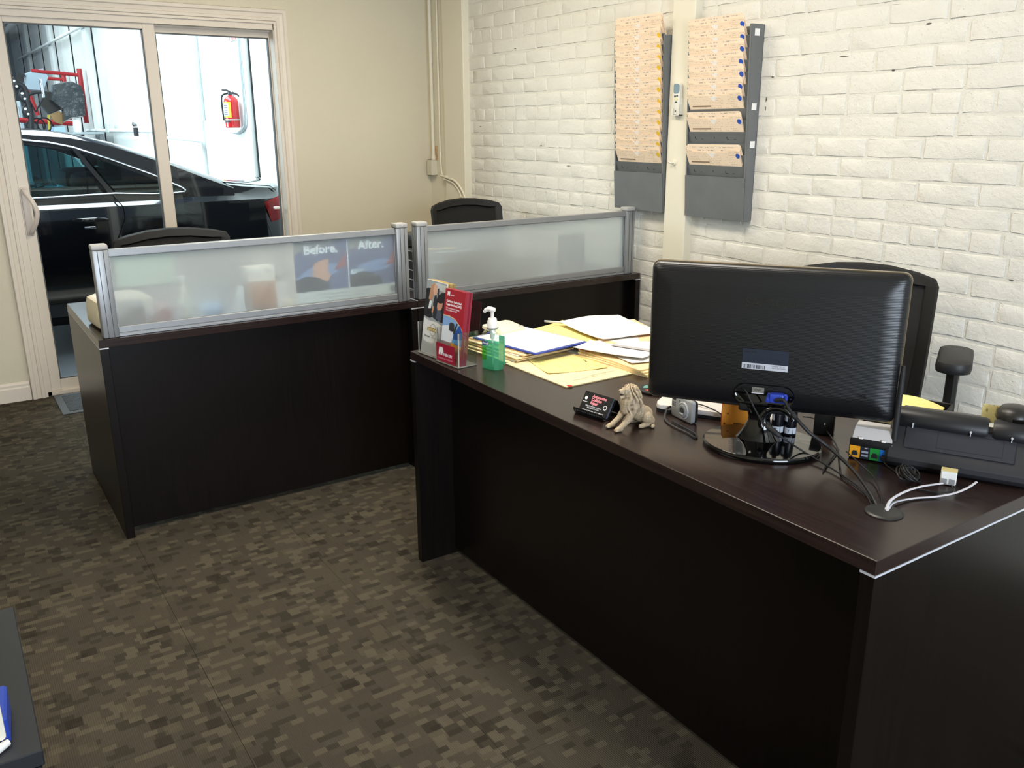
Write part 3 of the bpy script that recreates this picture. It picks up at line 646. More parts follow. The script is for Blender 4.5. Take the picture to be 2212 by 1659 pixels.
text('DVI', 0.008, INK, hd_, fr(YB-0.0022, -0.022, MZ-0.1125))
BLU = mat('vga_blue', '#2b41a8', 0.4)
vg = G().box(0.012, 0.041, YB-0.020, YB, MZ-0.130, MZ-0.110, 0.003, 2).box(0.006, 0.047, YB-0.006, YB, MZ-0.1275, MZ-0.1125, 0.002, 1).mk('vga_plug', BLU, t, smooth=40)
for x in (0.0085, 0.0445): G().cyl((x, YB-0.002, MZ-0.118), (x, YB-0.020, MZ-0.127), 0.0042, n=12).mk('thumbscrew', BLU, vg, smooth=40)
# foot and neck
G().rings([[(0.128*e*math.cos(2*math.pi*i/48), -0.008+0.112*e*math.sin(2*math.pi*i/48), z) for i in range(48)] for e, z in ((0.985, 0.0005), (1.0, 0.005), (1.0, 0.009), (0.975, 0.0125), (0.5, 0.0165))]).mk('foot', GLOSS, t, smooth=40)
G().lathe([(0.050, 0.0145), (0.047, 0.018), (0.040, 0.027), (0.031, 0.042), (0.0245, 0.056), (0.0235, 0.066), (0.027, 0.078), (0.034, 0.089), (0.036, 0.096)], 32, (-0.010, -0.002, 0), 1, 0.62).mk('neck', GLOSS, t, smooth=60)
ng = G().tube([(0.030+0.034*math.cos(R(a)), -0.022, 0.064+0.032*math.sin(R(a))) for a in range(15, 215, 12)], 0.0070, 10).mk('neck_ring', GLOSS, t, smooth=60)
G().box(-0.055, 0.045, -0.016, 0.006, 0.078, 0.098, 0.006, 3).mk('neck_bracket', BLACK, t, smooth=40)
# --- monitor cables to the grommet
def cable(label, pts, r, m=CABLE, flat=None, n=8):
    return tag(G().tube(spline(pts, 8), r, n, flat).mk('cable', m, None, smooth=60), label, 'cable')
mw = Matrix.Translation((-1.358, -4.022, H)) @ Matrix.Rotation(-0.982, 4, 'Z')
def ml(x, y, z): return mw @ Vector((x, y, z))
def az(u, v, h): return at(u, v, 'z', H+h)
GP = Vector((-1.450, -4.384, H+0.004))
def mlp(u, v, yl):
    """point of the vertical plane yl in front of the monitor neck"""
    o = cam.matrix_world.translation; d = cam.matrix_world.to_3x3() @ Vector(((u-1106)/1862.44, -(v-829.5)/1862.44, -1))
    mi = mw.inverted(); o2 = mi @ o; d2 = mi.to_3x3() @ d; return o+d*((yl-o2.y)/d2.y)
vcab = [ml(0.026, YB-0.020, MZ-0.123), mlp(1694, 866, YB-0.032), mlp(1706, 886, YB-0.045), mlp(1722, 906, YB-0.055), mlp(1748, 934, YB-0.060), az(1795, 970, 0.036), az(1845, 1018, 0.020), az(1880, 1066, 0.010), GP+Vector((0.004, 0.006, -0.006))]
c = cable('thick black monitor cable from the blue plug to the desk grommet', vcab, 0.0036)
k = 15; q = spline(vcab, 8); G().tube(q[19:24], 0.0058, 10).mk('ferrite', BLACK_M, c, smooth=60); G().tube(q[0:8], 0.0048, 10).mk('strain_relief', BLACK_M, c, smooth=60)
dcab = [ml(-0.048, YB-0.002, MZ-0.108), mlp(1612, 846, YB-0.022), mlp(1622, 866, YB-0.030), mlp(1634, 890, YB-0.036), mlp(1650, 914, YB-0.046), mlp(1688, 944, YB-0.060), az(1735, 975, 0.016), az(1800, 1014, 0.006), az(1862, 1058, 0.005), GP+Vector((-0.004, 0.010, -0.006))]
c = cable('thin black monitor power lead running across the glossy foot', dcab, 0.0019)
q = spline(dcab, 8); G().tube(q[33:41], [0.002, 0.0055, 0.0062, 0.0062, 0.0062, 0.006, 0.005, 0.002], 10).mk('barrel_plug', BLACK_M, c, smooth=60)
cable('black lead lying in a wide bow right of the monitor foot', [az(1735, 900, 0.01), az(1760, 905, 0.02), az(1785, 930, 0.012), az(1808, 965, 0.004), az(1815, 1010, 0.003), az(1822, 1032, 0.003), az(1860, 1060, 0.003), GP+Vector((0.008, 0.0, -0.006))], 0.0016)
cable('black lead bending round the right edge of the monitor foot', [az(1800, 985, 0.006), az(1788, 1000, 0.003), az(1778, 1018, 0.003), az(1790, 1000, 0.004), az(1812, 972, 0.004)], 0.0015)
cable('black lead hanging behind the thick monitor cable', [az(1828, 975, 0.03), az(1862, 1006, 0.016), az(1888, 1032, 0.008), az(1903, 1070, 0.004), GP+Vector((0.010, 0.008, -0.006))], 0.0014)
gt = thing('cable_grommet', 'dark round cable grommet in the corner of the near desk', 'grommet', (-1.449, -4.388, H))
G().lathe([(0.0335, 0.0003), (0.0335, 0.0022), (0.031, 0.0042), (0.028, 0.0050), (0.0, 0.0050)], 32).mk('cap', mat('grommet_grey', '#2b2a28', 0.4), gt, smooth=40)
# --- white telephone leads, two-way jack and coiled lead
cable('pale grey phone lead ending at the white two-way jack', [GP+Vector((0.006, -0.004, 0)), az(1925, 1080, 0.012), az(1955, 1062, 0.016), az(1990, 1051, 0.016), az(2015, 1047, 0.016), az(2037, 1044, 0.018)], 0.0030, WCABLE, 0.0012)
cable('pale grey phone lead running along the desk into the phone', [GP+Vector((0.003, -0.008, 0)), az(1930, 1086, 0.006), az(1970, 1077, 0.004), az(2020, 1073, 0.004), az(2060, 1066, 0.008), az(2090, 1054, 0.018), az(2110, 1041, 0.028)], 0.0030, WCABLE, 0.0013)
t = thing('phone_jack_splitter', 'small white two way phone jack hanging behind the black desk phone', 'jack', tuple(at(2046, 1050, 'z', H)), R(-63))
sp_ = G().box(-0.0145, 0.0145, 0, 0.022, 0.002, 0.030, 0.002, 1).mk('body', WPLAS, t)
for x in (-0.007, 0.007): G().box(x-0.0052, x+0.0052, -0.0008, 0.002, 0.004, 0.015).mk('socket', mat('clear_plug_grey', '#8d8d8f', 0.3), t)
G().box(-0.0145, 0.0145, 0.0, 0.022, 0.030, 0.0308).mk('top_edge', mat('aged_edge', '#d8c88f', 0.5), t)
cable('thin black lead leaving the white phone jack', [az(2055, 1048, 0.008), az(2058, 1060, 0.003), az(2030, 1064, 0.003), az(1990, 1058, 0.003), az(1965, 1052, 0.004)], 0.0016)
g = G(); cc = at(1957, 1040, 'z', H)
rb = random.Random(5)
for k in range(7):
    a0 = rb.uniform(0, 6.28); ex, ey = rb.uniform(0.020, 0.032), rb.uniform(0.010, 0.017); ang = R(20+rb.uniform(-25, 25)); tilt = rb.uniform(0.5, 1.1)
    c0 = Vector((cc.x+rb.uniform(-0.008, 0.008), cc.y+rb.uniform(-0.008, 0.008), H+0.018))
    g.tube([c0+Vector((ex*math.cos(a0+q)*math.cos(ang)-ey*math.sin(a0+q)*math.sin(ang), ex*math.cos(a0+q)*math.sin(ang)+ey*math.sin(a0+q)*math.cos(ang), 0.014*math.sin(q*1+a0)*tilt)) for q in [i*0.42 for i in range(16)]], 0.0017, 6)
g.tube([cc+Vector((-0.008, 0.004, 0.006)), cc+Vector((0, 0, 0.024)), cc+Vector((0.008, -0.004, 0.006))], 0.0022, 6)
tag(g.mk('coiled_lead', CABLE, None, smooth=60), 'bundled coil of black lead in front of the desk phone', 'cable')

# --- black desk phone seen from behind
PH = mat('phone_charcoal', '#26262a', 0.5, nscale=500, nstr=0.12, ndist=0.0004); PHD = mat('phone_dark', '#18181b', 0.45)
t = thing('desk_phone', 'black office desk phone seen from behind beside the grommet', 'phone', (-1.233, -4.258, H), R(-63.4))
W = 0.236
prof = [(0.002, 0.001), (-0.006, 0.005), (-0.012, 0.014), (-0.012, 0.024), (-0.006, 0.034), (0.004, 0.040), (0.052, 0.088), (0.075, 0.092), (0.19, 0.035), (0.19, 0.002)]
body = G().rings([[(x, y*(1 if 0 < k < 5 else 0.94)+(0 if 0 < k < 5 else 0.007), z*(1 if 0 < k < 5 else 0.9)+(0 if 0 < k < 5 else 0.003)) for y, z in prof] for k, x in enumerate((-0.014, -0.008, 0.06, 0.12, W+0.008, W+0.014))]).mk('body', PH, t, smooth=30)
Q = frame((0, 0.004, 0.0405), (1, 0, 0), (0, 0.048, 0.048))
G().prism(rrect(0.018, W-0.018, 0.004, 0.062, 0.004), 0.0002, 0.002, Q).mk('back_plate', mat('phone_panel', '#2b2c33', 0.35), t)
rimg = G()
for (a, b, c_, d_) in ((0.078, 0.197, 0.050, 0.0508), (0.078, 0.197, 0.012, 0.0128), (0.078, 0.0788, 0.012, 0.0508), (0.1962, 0.197, 0.012, 0.0508)): rimg.prism([(a, c_), (b, c_), (b, d_), (a, d_)], 0.002, 0.0024, Q)
rimg.mk('hatch_groove', INK, t)
G().box(0.095, 0.20, -0.006, 0.001, 0.024, 0.034, 0.001, 1).mk('clear_tab', mat('phone_tab', '#3a3d4a', 0.25), t)
for x0, x1 in ((-0.006, 0.166), (0.174, W+0.006)):
    r_ = G().rings([[(x, 0.066+0.026*math.cos(R(a)), 0.089+0.0205*math.sin(R(a))) for a in range(0, 360, 20)] for x in (x0, )]+[[(x, 0.066+0.030*math.cos(R(a)), 0.089+0.0235*math.sin(R(a))) for a in range(0, 360, 20)] for x in (x0+0.006, x1-0.006)]+[[(x, 0.066+0.026*math.cos(R(a)), 0.089+0.0205*math.sin(R(a))) for a in range(0, 360, 20)] for x in (x1, )]).mk('top_ridge', PHD, t, smooth=45)
    for x in ((x0+0.035, x1-0.03) if x1-x0 > 0.1 else (x0+0.035,)):
        G().cyl((x, 0.0365, 0.087), (x, 0.034, 0.0865), 0.0022, n=8).box(x-0.0008, x+0.0008, 0.0335, 0.036, 0.078, 0.087).mk('screw', STRIP, r_)
hs = G().rings([[(0.209+a*math.cos(R(q)), 0.10+b*math.sin(R(q)), z) for q in range(0, 360, 20)] for a, b, z in ((0.030, 0.036, 0.100), (0.034, 0.040, 0.108), (0.034, 0.040, 0.122), (0.027, 0.033, 0.132), (0.012, 0.016, 0.137))]).mk('handset', mat('handset_black', '#211f1d', 0.38), t, smooth=50)
G().box(0.205, 0.232, 0.059, 0.064, 0.109, 0.119, 0.001, 1).mk('handset_band', GLOSS, hs)
G().box(0.186, 0.226, 0.10, 0.20, 0.090, 0.113, 0.008, 2).mk('handset_grip', PHD, hs, smooth=40)
G().prism([(0.0, 0.0), (0.165, 0.0), (0.165, 0.09), (0.0, 0.09)], 0, 0.004, frame((0, 0.078, 0.100), (1, 0, 0), (0, 0.09, -0.018))).mk('faceplate', mat('phone_face', '#3b3a3a', 0.4), t)
nz = G().prism([(-0.016, -0.012), (0.016, -0.012), (0.017, 0.026), (-0.016, 0.026)], 0, 0.0006, Matrix.Translation((-1.233, -4.258, H)) @ Matrix.Rotation(R(-63.4), 4, 'Z') @ frame((0.165, 0.125, 0.098), (1, 0, 0), (0, 0.25, 1))).mk('sticky_note', print_mat('note_print', '#f2e19a', '#6a6447', 0.008, 160, 0.5, 0.6, patch=60, pthr=0.55), None)
tag(nz, 'small yellow sticky note standing behind the black desk phone', 'note')

# --- small router box with coloured ports and aerial
t = thing('adapter_box', 'small black network adapter with orange, green and blue ports', 'adapter', (-1.2665, -4.178, H), R(-65))
G().box(0.0, 0.085, 0.0, 0.062, 0.001, 0.046, 0.003, 2).mk('body', mat('adapter_black', '#0d0d12', 0.3), t, smooth=40)
G().rings([[(0.004, 0.004, 0.045), (0.083, 0.004, 0.045), (0.083, 0.056, 0.045), (0.004, 0.056, 0.045)], [(0.006, 0.018, 0.068), (0.079, 0.018, 0.068), (0.079, 0.054, 0.070), (0.006, 0.054, 0.070)]]).mk('lid', mat('pale_lid', '#b9b5b4', 0.35), t)
for x in (0.017, 0.062): G().box(x, x+0.0085, 0.001, 0.006, 0.0455, 0.0495, 0.0008, 1).mk('lid_clip', WPLAS, t)
for x0, x1, c_, n_ in ((0.002, 0.0235, '#e39a1d', 'orange'), (0.0235, 0.0425, '#20242e', 'slate'), (0.0425, 0.062, '#1f8a3a', 'green'), (0.062, 0.080, '#1f6fc4', 'blue')):
    p = G().box(x0, x1-0.0004, -0.0008, 0.0, 0.004, 0.030).mk('port_panel', mat('port_'+n_, c_, 0.45), t); lab(p, n_+' port panel')
    xm = (x0+x1)/2
    if n_ == 'slate':
        for z in (0.011, 0.019): G().box(xm-0.0065, xm+0.0065, -0.0012, -0.0008, z-0.0022, z+0.0022).mk('usb_socket', mat('usb_tongue', '#9aa0ae', 0.4), p)
        text('ψ', 0.009, WINK, p, Matrix.Translation((0.038, -0.0009, 0.0245)) @ VX @ Matrix.Rotation(R(90), 4, 'Z'))
    else: G().box(xm-0.0062, xm+0.0062, -0.0012, -0.0007, 0.009, 0.0165).box(xm-0.0040, xm+0.0040, -0.0012, -0.0007, 0.0165, 0.0195).mk('socket', INK, p)
    if n_ == 'blue': G().box(xm-0.006, xm+0.006, -0.008, -0.0008, 0.008, 0.018, 0.001, 1).mk('plug', CABLE, p)
an = G().box(0.080, 0.089, 0.010, 0.018, 0.038, 0.062, 0.002, 1).tube([(0.0845, 0.014, 0.05), (0.0845, 0.014, 0.12), (0.0845, 0.015, 0.19), (0.0845, 0.015, 0.212)], [0.0062, 0.0058, 0.0052, 0.004], 10).mk('aerial', BLACK_M, t, smooth=50)
cable('black lead from the blue port lying towards the phone', [az(1907, 995, 0.008), az(1915, 1005, 0.003), az(1928, 1015, 0.002), az(1948, 1028, 0.003)], 0.0018)

# --- small black power brick behind the monitor, notepad on a tray
t = thing('power_adapter', 'upright black power adapter half hidden behind the monitor foot', 'adapter', (-1.196, -4.060, H), R(-58))
G().box(-0.022, 0.022, 0, 0.035, 0.001, 0.075, 0.003, 2).mk('body', BLACK, t, smooth=40)
G().cyl((0.002, -0.001, 0.028), (0.002, 0.001, 0.028), 0.002, n=8).mk('status_light', WINK, t)
for x0 in (-0.002, 0.031):
    pass
tr = thing('letter_tray', 'low black desk tray behind the phone holding a yellow pad', 'tray', (-0.965, -4.120, H), R(-70))
G().box(-0.085, 0.085, -0.06, 0.06, 0.0005, 0.006, 0.002, 1).mk('base', BLACK_M, tr)
for a in ((-0.085, -0.081, -0.06, 0.06), (0.081, 0.085, -0.06, 0.06), (-0.081, 0.081, 0.056, 0.06)): G().box(a[0], a[1], a[2], a[3], 0.005, 0.05, 0.001, 1).mk('wall', BLACK_M, tr)
pd = thing('notepad', 'yellow spiral notepad with curling sheet in the tray behind the phone', 'notepad', (-0.965, -4.120, H+0.006), R(-70))
G().box(-0.07, 0.07, -0.045, 0.045, 0.0005, 0.035, 0.001, 1).mk('sheets', mat('pad_yellow', '#efdf8f', 0.75), pd)
G().grid(lambda u, v: (-0.07+0.14*u, -0.045+0.09*v, 0.036+0.016*math.sin(math.pi*min(1, u*0.9+0.1))*(0.35+0.65*v)), 10, 6).mk('top_sheet', mat('pad_yellow', '#efdf8f', 0.75), pd, smooth=60)
g = G()
for k in range(12): g.tube([(-0.066+k*0.012, -0.045+0.005*math.cos(R(a)), 0.034+0.006*math.sin(R(a))) for a in range(0, 361, 45)], 0.0011, 5)
stuff(g.mk('spiral', INK, pd, smooth=60))

# --- dark labelled glue bottles standing on the monitor foot edge
def small_bottle(x, y, rz, label):
    t = thing('glue_bottle', label, 'bottle', (x, y, H+0.0125), R(rz), 'small black labelled bottles')
    G().lathe([(0.0125, 0.0005), (0.0138, 0.003), (0.0138, 0.066), (0.0125, 0.072), (0.006, 0.076), (0.006, 0.084)], 20).mk('body', mat('bottle_black', '#0c0d14', 0.3), t, smooth=40)
    g = G(); tm = Matrix()
    def patch(a0, a1, z0, z1, r): return [[(r*math.sin(R(a0+(a1-a0)*k/6)), -r*math.cos(R(a0+(a1-a0)*k/6)), z) for k in range(7)] for z in (z0, z1)]
    for a0, a1, z0, z1 in ((-44, 34, 0.008, 0.022), (40, 78, 0.008, 0.022), (-75, -20, 0.036, 0.060)): g.rings(patch(a0, a1, z0, z1, 0.01395), False, False)
    g.mk('label', mat('label_pale', '#c3c8d2', 0.5), t)
    text('T', 0.010, INK, t, fr(-0.0141, -0.004, 0.011))
small_bottle(at(1678, 938, 'z', H+0.012).x, at(1678, 938, 'z', H+0.012).y, -64, 'small black labelled bottle left of its twin behind the monitor neck')
small_bottle(at(1705, 941, 'z', H+0.012).x, at(1705, 941, 'z', H+0.012).y, -60, 'small black labelled bottle right of its twin behind the monitor neck')

# --- orange device, camera, pale slab computer, coaster
t = thing('orange_device', 'small orange plastic device standing behind the monitor foot', 'device', (-1.345, -3.888, H), R(-47)); t.scale = (1.12, 1, 1.03)
ORG = mat('device_orange', '#fba436', 0.5, nscale=300, nstr=0.05, ndist=0.0004)
G().prism([(0, 0.002), (0.012, 0.0005), (0.062, 0.0005), (0.065, 0.006), (0.066, 0.03), (0.062, 0.042), (0.050, 0.056), (0.0, 0.058)], 0.0, 0.016, fr(0.016)).mk('front_shell', ORG, t, smooth=30)
G().box(0.002, 0.064, 0.016, 0.034, 0.0005, 0.052, 0.003, 1).mk('back_shell', mat('device_black', '#151313', 0.4), t)
G().box(-0.0012, 0.0008, 0.002, 0.015, 0.006, 0.052, 0.0004, 1).mk('red_edge', mat('device_red', '#c3392b', 0.4), t)
G().box(0.025, 0.041, -0.0006, 0.0, 0.007, 0.012).mk('name_plate', INK, t)
text('POWER', 0.0042, ORG, t, fr(-0.0008, 0.026, 0.008))
for x, z in ((0.012, 0.034), (0.006, 0.009)): G().cyl((x, 0.0002, z), (x, -0.0005, z), 0.0022, n=10).mk('dimple', mat('dimple_brown', '#8a4a12', 0.6), t)  # dimples drawn as small darker brown discs

SILV = mat('camera_silver', '#a3a5a6', 0.36, metal=0.35); SILL = mat('camera_light', '#c9cacb', 0.25, metal=0.45)
t = thing('compact_camera', 'silver compact camera standing beside the lion figurine', 'camera', (-1.388, -3.798, H), R(-97.5)); t.scale = (0.88, 1, 1)
cam_b = G().rings([[(x, y, z) for x, z in rrect(-0.046+e, 0.046-e, 0.001+e, 0.056-e, 0.007, 4)] for y, e in ((0.020, 0.003), (0.016, 0), (0.010, 0))]).mk('rear_half', mat('camera_black', '#1c1c1e', 0.4), t, smooth=40)
G().rings([[(x, y, z) for x, z in rrect(-0.046+e, 0.046-e, 0.001+e, 0.056-e, 0.007, 4)] for y, e in ((0.010, 0), (0.002, 0), (0.0, 0.002))]).mk('front_shell', SILV, t, smooth=40)
ln = G().lathe([(0.0215, 0.0), (0.0215, 0.002), (0.0195, 0.0035), (0.0185, 0.0035), (0.0175, 0.002)], 32).mk('lens_ring', SILL, t, smooth=40)
LM = Matrix.Translation((0.010, 0.0, 0.027)) @ Matrix.Rotation(R(90), 4, 'X'); ln.matrix_local = LM
l2 = G().lathe([(0.0165, 0.0), (0.0165, 0.004), (0.013, 0.006), (0.010, 0.0055), (0.0, 0.0055)], 32).mk('lens_barrel', SILV, t, smooth=40); l2.matrix_local = LM
G().lathe([(0.009, 0.0055), (0.009, 0.0062), (0.0, 0.0062)], 20).mk('lens_shutter', mat('camera_dark', '#5c5d5e', 0.3, metal=0.5), l2)
G().box(0.003, 0.016, -0.0068, -0.006, 0.019, 0.022).mk('maker_plate', WINK, t)
G().box(-0.040, -0.026, -0.0006, 0, 0.044, 0.051, 0.0003, 1).mk('flash', mat('flash_window', '#3c3e40', 0.2), t)
for z in (0.038, 0.034, 0.030): G().box(-0.042, -0.026, -0.0003, 0, z-0.0012, z+0.0006).mk('print_line', mat('print_grey', '#55585a', 0.5), t)
G().cyl((-0.008, 0.0, 0.047), (-0.008, -0.0006, 0.047), 0.0018, n=8).mk('sensor_hole', INK, t)
st = [at(1449, 878, 'z', H+0.022), at(1441, 884, 'z', H+0.012), at(1436, 900, 'z', H+0.004), at(1442, 912, 'z', H+0.003), at(1462, 924, 'z', H+0.003), at(1486, 935, 'z', H+0.003), at(1502, 945, 'z', H+0.003), at(1505, 942, 'z', H+0.003), at(1498, 934, 'z', H+0.003), at(1474, 921, 'z', H+0.004), at(1452, 909, 'z', H+0.004)]
tag(G().tube(spline(st, 6), 0.0016, 6, 0.0028).mk('wrist_strap', BLACK_M, None, smooth=60), 'thin black wrist strap looped on the desk before the camera', 'strap')
t = thing('slab_computer', 'flat pale slab laptop lying under the monitor left corner', 'laptop', (-1.396, -3.712, H), R(-60))
G().prism(rrect(0, 0.30, 0.0, 0.20, 0.02), 0.0008, 0.009).mk('base', BLACK_M, t)
G().prism(rrect(0.0, 0.30, 0.0, 0.20, 0.022), 0.009, 0.020, None, 0.004).mk('lid', mat('slab_pale', '#d3cdc8', 0.4), t, smooth=40)
text('dell', 0.012, mat('slab_mark', '#b5aeaa', 0.5), t, Matrix.Translation((0.02, 0.03, 0.0202))) if False else None
t = thing('coaster', 'round black coaster with teal and red pattern behind the lion', 'coaster', (-1.272, -3.585, H))
G().lathe([(0.047, 0.0005), (0.049, 0.003), (0.048, 0.006), (0.043, 0.0075), (0.0, 0.0072)], 36).mk('rim', BLACK, t, smooth=40)
for k, (c_, a) in enumerate((('#5f9a93', 0), ('#5f9a93', 120), ('#5f9a93', 240), ('#c5443c', 60), ('#c5443c', 180), ('#c5443c', 300))):
    G().prism([(0.006*math.cos(R(a)), 0.006*math.sin(R(a)))]+[(0.036*math.cos(R(a+b)), 0.036*math.sin(R(a+b))) for b in ((-24, -8, 8, 24) if k < 3 else (-8, 8))], 0.0075, 0.008).mk('pattern_patch', mat('coaster_'+c_[1:], c_, 0.5), t)
cable('thin black lead with clear plugs lying behind the camera', [az(1424, 863, 0.004), az(1436, 870, 0.005), az(1460, 872, 0.004), az(1490, 888, 0.004), az(1505, 893, 0.005), az(1522, 900, 0.004)], 0.0022)
cable('thin black lead running from the pale slab to the orange device', [az(1505, 872, 0.024), az(1520, 876, 0.026), az(1540, 884, 0.022), az(1557, 894, 0.02)], 0.0016)

# --- lion figurine
def lion_mat():
    m, t, b = nt('lion_resin'); g = nd(t, 'ShaderNodeNewGeometry'); tc = nd(t, 'ShaderNodeTexCoord')
    cr = nd(t, 'ShaderNodeMapRange'); cr.inputs[1].default_value = 0.455; cr.inputs[2].default_value = 0.535; t.links.new(g.outputs['Pointiness'], cr.inputs[0])
    n = nd(t, 'ShaderNodeTexNoise'); n.inputs['Scale'].default_value = 35; t.links.new(tc.outputs['Object'], n.inputs['Vector'])
    base = mixc(t, n.outputs['Fac'], lin('#a8947b'), lin('#cdb893'))
    t.links.new(mixc(t, cr.outputs[0], lin('#5d4a38'), base), b.inputs['Base Color']); b.inputs['Roughness'].default_value = 0.6  # crease shading put into the colour: hollows turn brown by pointiness
    n2 = nd(t, 'ShaderNodeTexNoise'); n2.inputs['Scale'].default_value = 220; t.links.new(tc.outputs['Object'], n2.inputs['Vector']); bump(t, b, n2.outputs['Fac'], 0.25, 0.001); return m
mm = 0.001
caps = []
def C_(a, ra, b, rb_): caps.append((Vector(a)*mm, ra*mm, Vector(b)*mm, rb_*mm))
# torso, haunches
C_((-30, 0, 26), 21, (5, 0, 48), 22); C_((-38, 0, 24), 20, (-26, 0, 28), 21)
for s in (-1, 1):
    C_((-30, s*17, 22), 15, (-40, s*20, 14), 11); C_((-40, s*21, 9), 8.5, (-16, s*23, 6), 6); C_((-16, s*23, 5.5), 6, (-8, s*23, 5), 5)   # thigh, hind foot
    C_((8, s*13, 44), 11, (24, s*15, 22), 8); C_((24, s*15, 22), 7.5, (44, s*16, 8), 6.5); C_((44, s*16, 6.5), 7, (54, s*16.5, 5), 6)       # fore leg, paw
    for k in (-3.6, 0, 3.6): C_((55, s*16.5+k, 4.2), 3, (59, s*16.5+k, 3.4), 2.6)
# neck, mane, head
C_((5, 0, 54), 24, (7, 0, 79), 20); C_((12, 0, 62), 20, (18, 0, 46), 15)
for s in (-1, 1): C_((3, s*14, 84), 9, (8, s*17, 56), 10); C_((-2, s*9, 92), 9, (-10, s*11, 58), 10); C_((12, s*10, 74), 8, (18, s*9, 50), 8)
C_((0, 0, 92), 10, (-8, 0, 70), 11)
C_((13, 0, 90), 13, (20, 0, 88), 11); C_((22, 0, 90), 8, (34, 0, 91), 6.2); C_((30, 0, 92.5), 4.2, (36.5, 0, 92), 3.2)
C_((20, 0, 80), 7, (32, 0, 77), 4.2); C_((32, 0, 77), 3.6, (33.5, 0, 76), 3.0)
for s in (-1, 1):
    C_((20, s*6.5, 95), 3.6, (24, s*6, 96), 2.8); C_((8, s*12, 95), 5, (6, s*13.5, 98), 3.6); C_((31, s*4, 88.5), 3.6, (33, s*3, 88), 3)
C_((-46, 6, 12), 4, (-50, 18, 5), 3.4); C_((-50, 18, 5), 3.2, (-38, 34, 4), 3.2); C_((-38, 34, 4), 4, (-34, 36, 4.5), 4.6)
def mane(co):
    x, y, z = co/mm
    wgt = max(0, min(1, (z-34)/14))*max(0, min(1, (26-x)/8))*max(0, min(1, (x+22)/8))
    if x > 15 and z > 78: wgt *= 0.15
    a = math.atan2(y, x-6)
    return wgt*0.0024*math.sin(a*9+z*0.10+2.6*math.sin(z*0.11+a*2.3)) + wgt*0.0010*noise.noise(co*130)+0.0003*noise.noise(co*260)
li = blob('lion_figurine', caps, lion_mat(), None, 0.00135, 3, mane)
tag(li, 'carved beige resin lion figurine reclining with head raised', 'figurine')
li.location = (-1.516, -3.765, H+0.0003); li.rotation_euler = (0, 0, R(176))
mn = li.data; zmin = min(v.co.z for v in mn.vertices)
for v in mn.vertices: v.co.z = max(v.co.z-zmin, 0.0) if v.co.z-zmin < 0.5 else v.co.z
g = G()
for s in (-1, 1): g.ball((0.0262, s*0.0062, 0.0935-zmin), 0.0011, 8)
g.ball((0.0392, 0, 0.0925-zmin), 0.0016, 8).box(0.029, 0.0358, -0.0028, 0.0028, 0.0815-zmin, 0.0842-zmin, 0.0008, 1)
stuff(lab(g.mk('face_detail', mat('lion_dark', '#3b2d22', 0.6), li, smooth=50), 'dark eyes, nose and open mouth'))

# --- business card holder
t = thing('card_holder', 'black mesh card holder with black business cards beside the lion', 'card holder', (-1.5535, -3.607, H), R(-81))
MESHB = mat('black_wire_mesh', '#121214', 0.4, nscale=900, nstr=0.5, ndist=0.001); CW = 0.096
LB = frame((0, 0.004, 0.004), (1, 0, 0), (0, 0.030, 0.050))
G().prism([(0, 0), (CW, 0), (CW, 0.050), (0, 0.050)], -0.003, -0.0018, LB).mk('back_rest', MESHB, t)
G().prism([(0, 0), (CW, 0), (CW, 0.05), (0, 0.05)], -0.0006, 0.0006, frame((0, 0.062, 0.001), (1, 0, 0), (0, -0.028, 0.046))).mk('rear_leg', MESHB, t)
fl_ = G(); fl_.rings([[(x, y, z) for y, z in ((0.006, 0.0005), (-0.012, 0.0008), (-0.018, 0.010), (-0.0185, 0.018), (-0.017, 0.018), (-0.0165, 0.011), (-0.011, 0.0025), (0.006, 0.0022))] for x in (0.0, CW)])
lp = fl_.mk('front_lip', MESHB, t)
g = G()
for k in range(15):
    x = 0.008+k*0.0058; g.box(x-0.0012, x+0.0012, -0.0188, -0.0182, 0.011, 0.0132)
stuff(g.mk('perforation', mat('perforation_grey', '#4b4c4f', 0.5), lp))
CB = frame((0, -0.002, 0.005), (1, 0, 0), (0, 0.030, 0.050))
for k in range(5):
    q = G().prism([(0.003, 0), (CW-0.003, 0), (CW-0.003, 0.053), (0.003, 0.053)], 0.0002-k*0.0016, 0.0014-k*0.0016, CB).mk('business_card', mat('card_black', '#0f0f12', 0.4) if k == 0 else mat('card_edge', '#7c86a0', 0.5), None)
    q.parent = None
    tag(q, ('front black business card printed in pink and white in the mesh holder' if k == 0 else '%s business card from the front in the mesh holder, showing its pale edge' % ('', 'second', 'third', 'fourth', 'fifth')[k]), 'business card', 'business cards in the mesh holder')
    q.matrix_world = t.matrix_basis
    if k == 0: fc = q
PINK = mat('card_pink', '#e88d96', 0.5); TX = CB @ Matrix.Translation((0, 0, 0.0015))
text('Automotive\nCollision\nRepair', 0.0105, PINK, fc, TX @ Matrix.Translation((0.030, 0.041, 0)), bold=0.0004, shear=0.2, space=0.82, sx=0.9)
text('FREE ESTIMATES  TOWING\nINSURANCE WORK', 0.0044, WINK, fc, TX @ Matrix.Translation((0.045, 0.0165, 0)), align='CENTER')
text('SERVING  GARDENA', 0.0052, WINK, fc, TX @ Matrix.Translation((0.048, 0.0045, 0)), align='CENTER', bold=0.0002) if False else text('FAMILY OWNED - FULL SERVICE', 0.0048, WINK, fc, TX @ Matrix.Translation((0.048, 0.0045, 0)), align='CENTER', bold=0.0001)
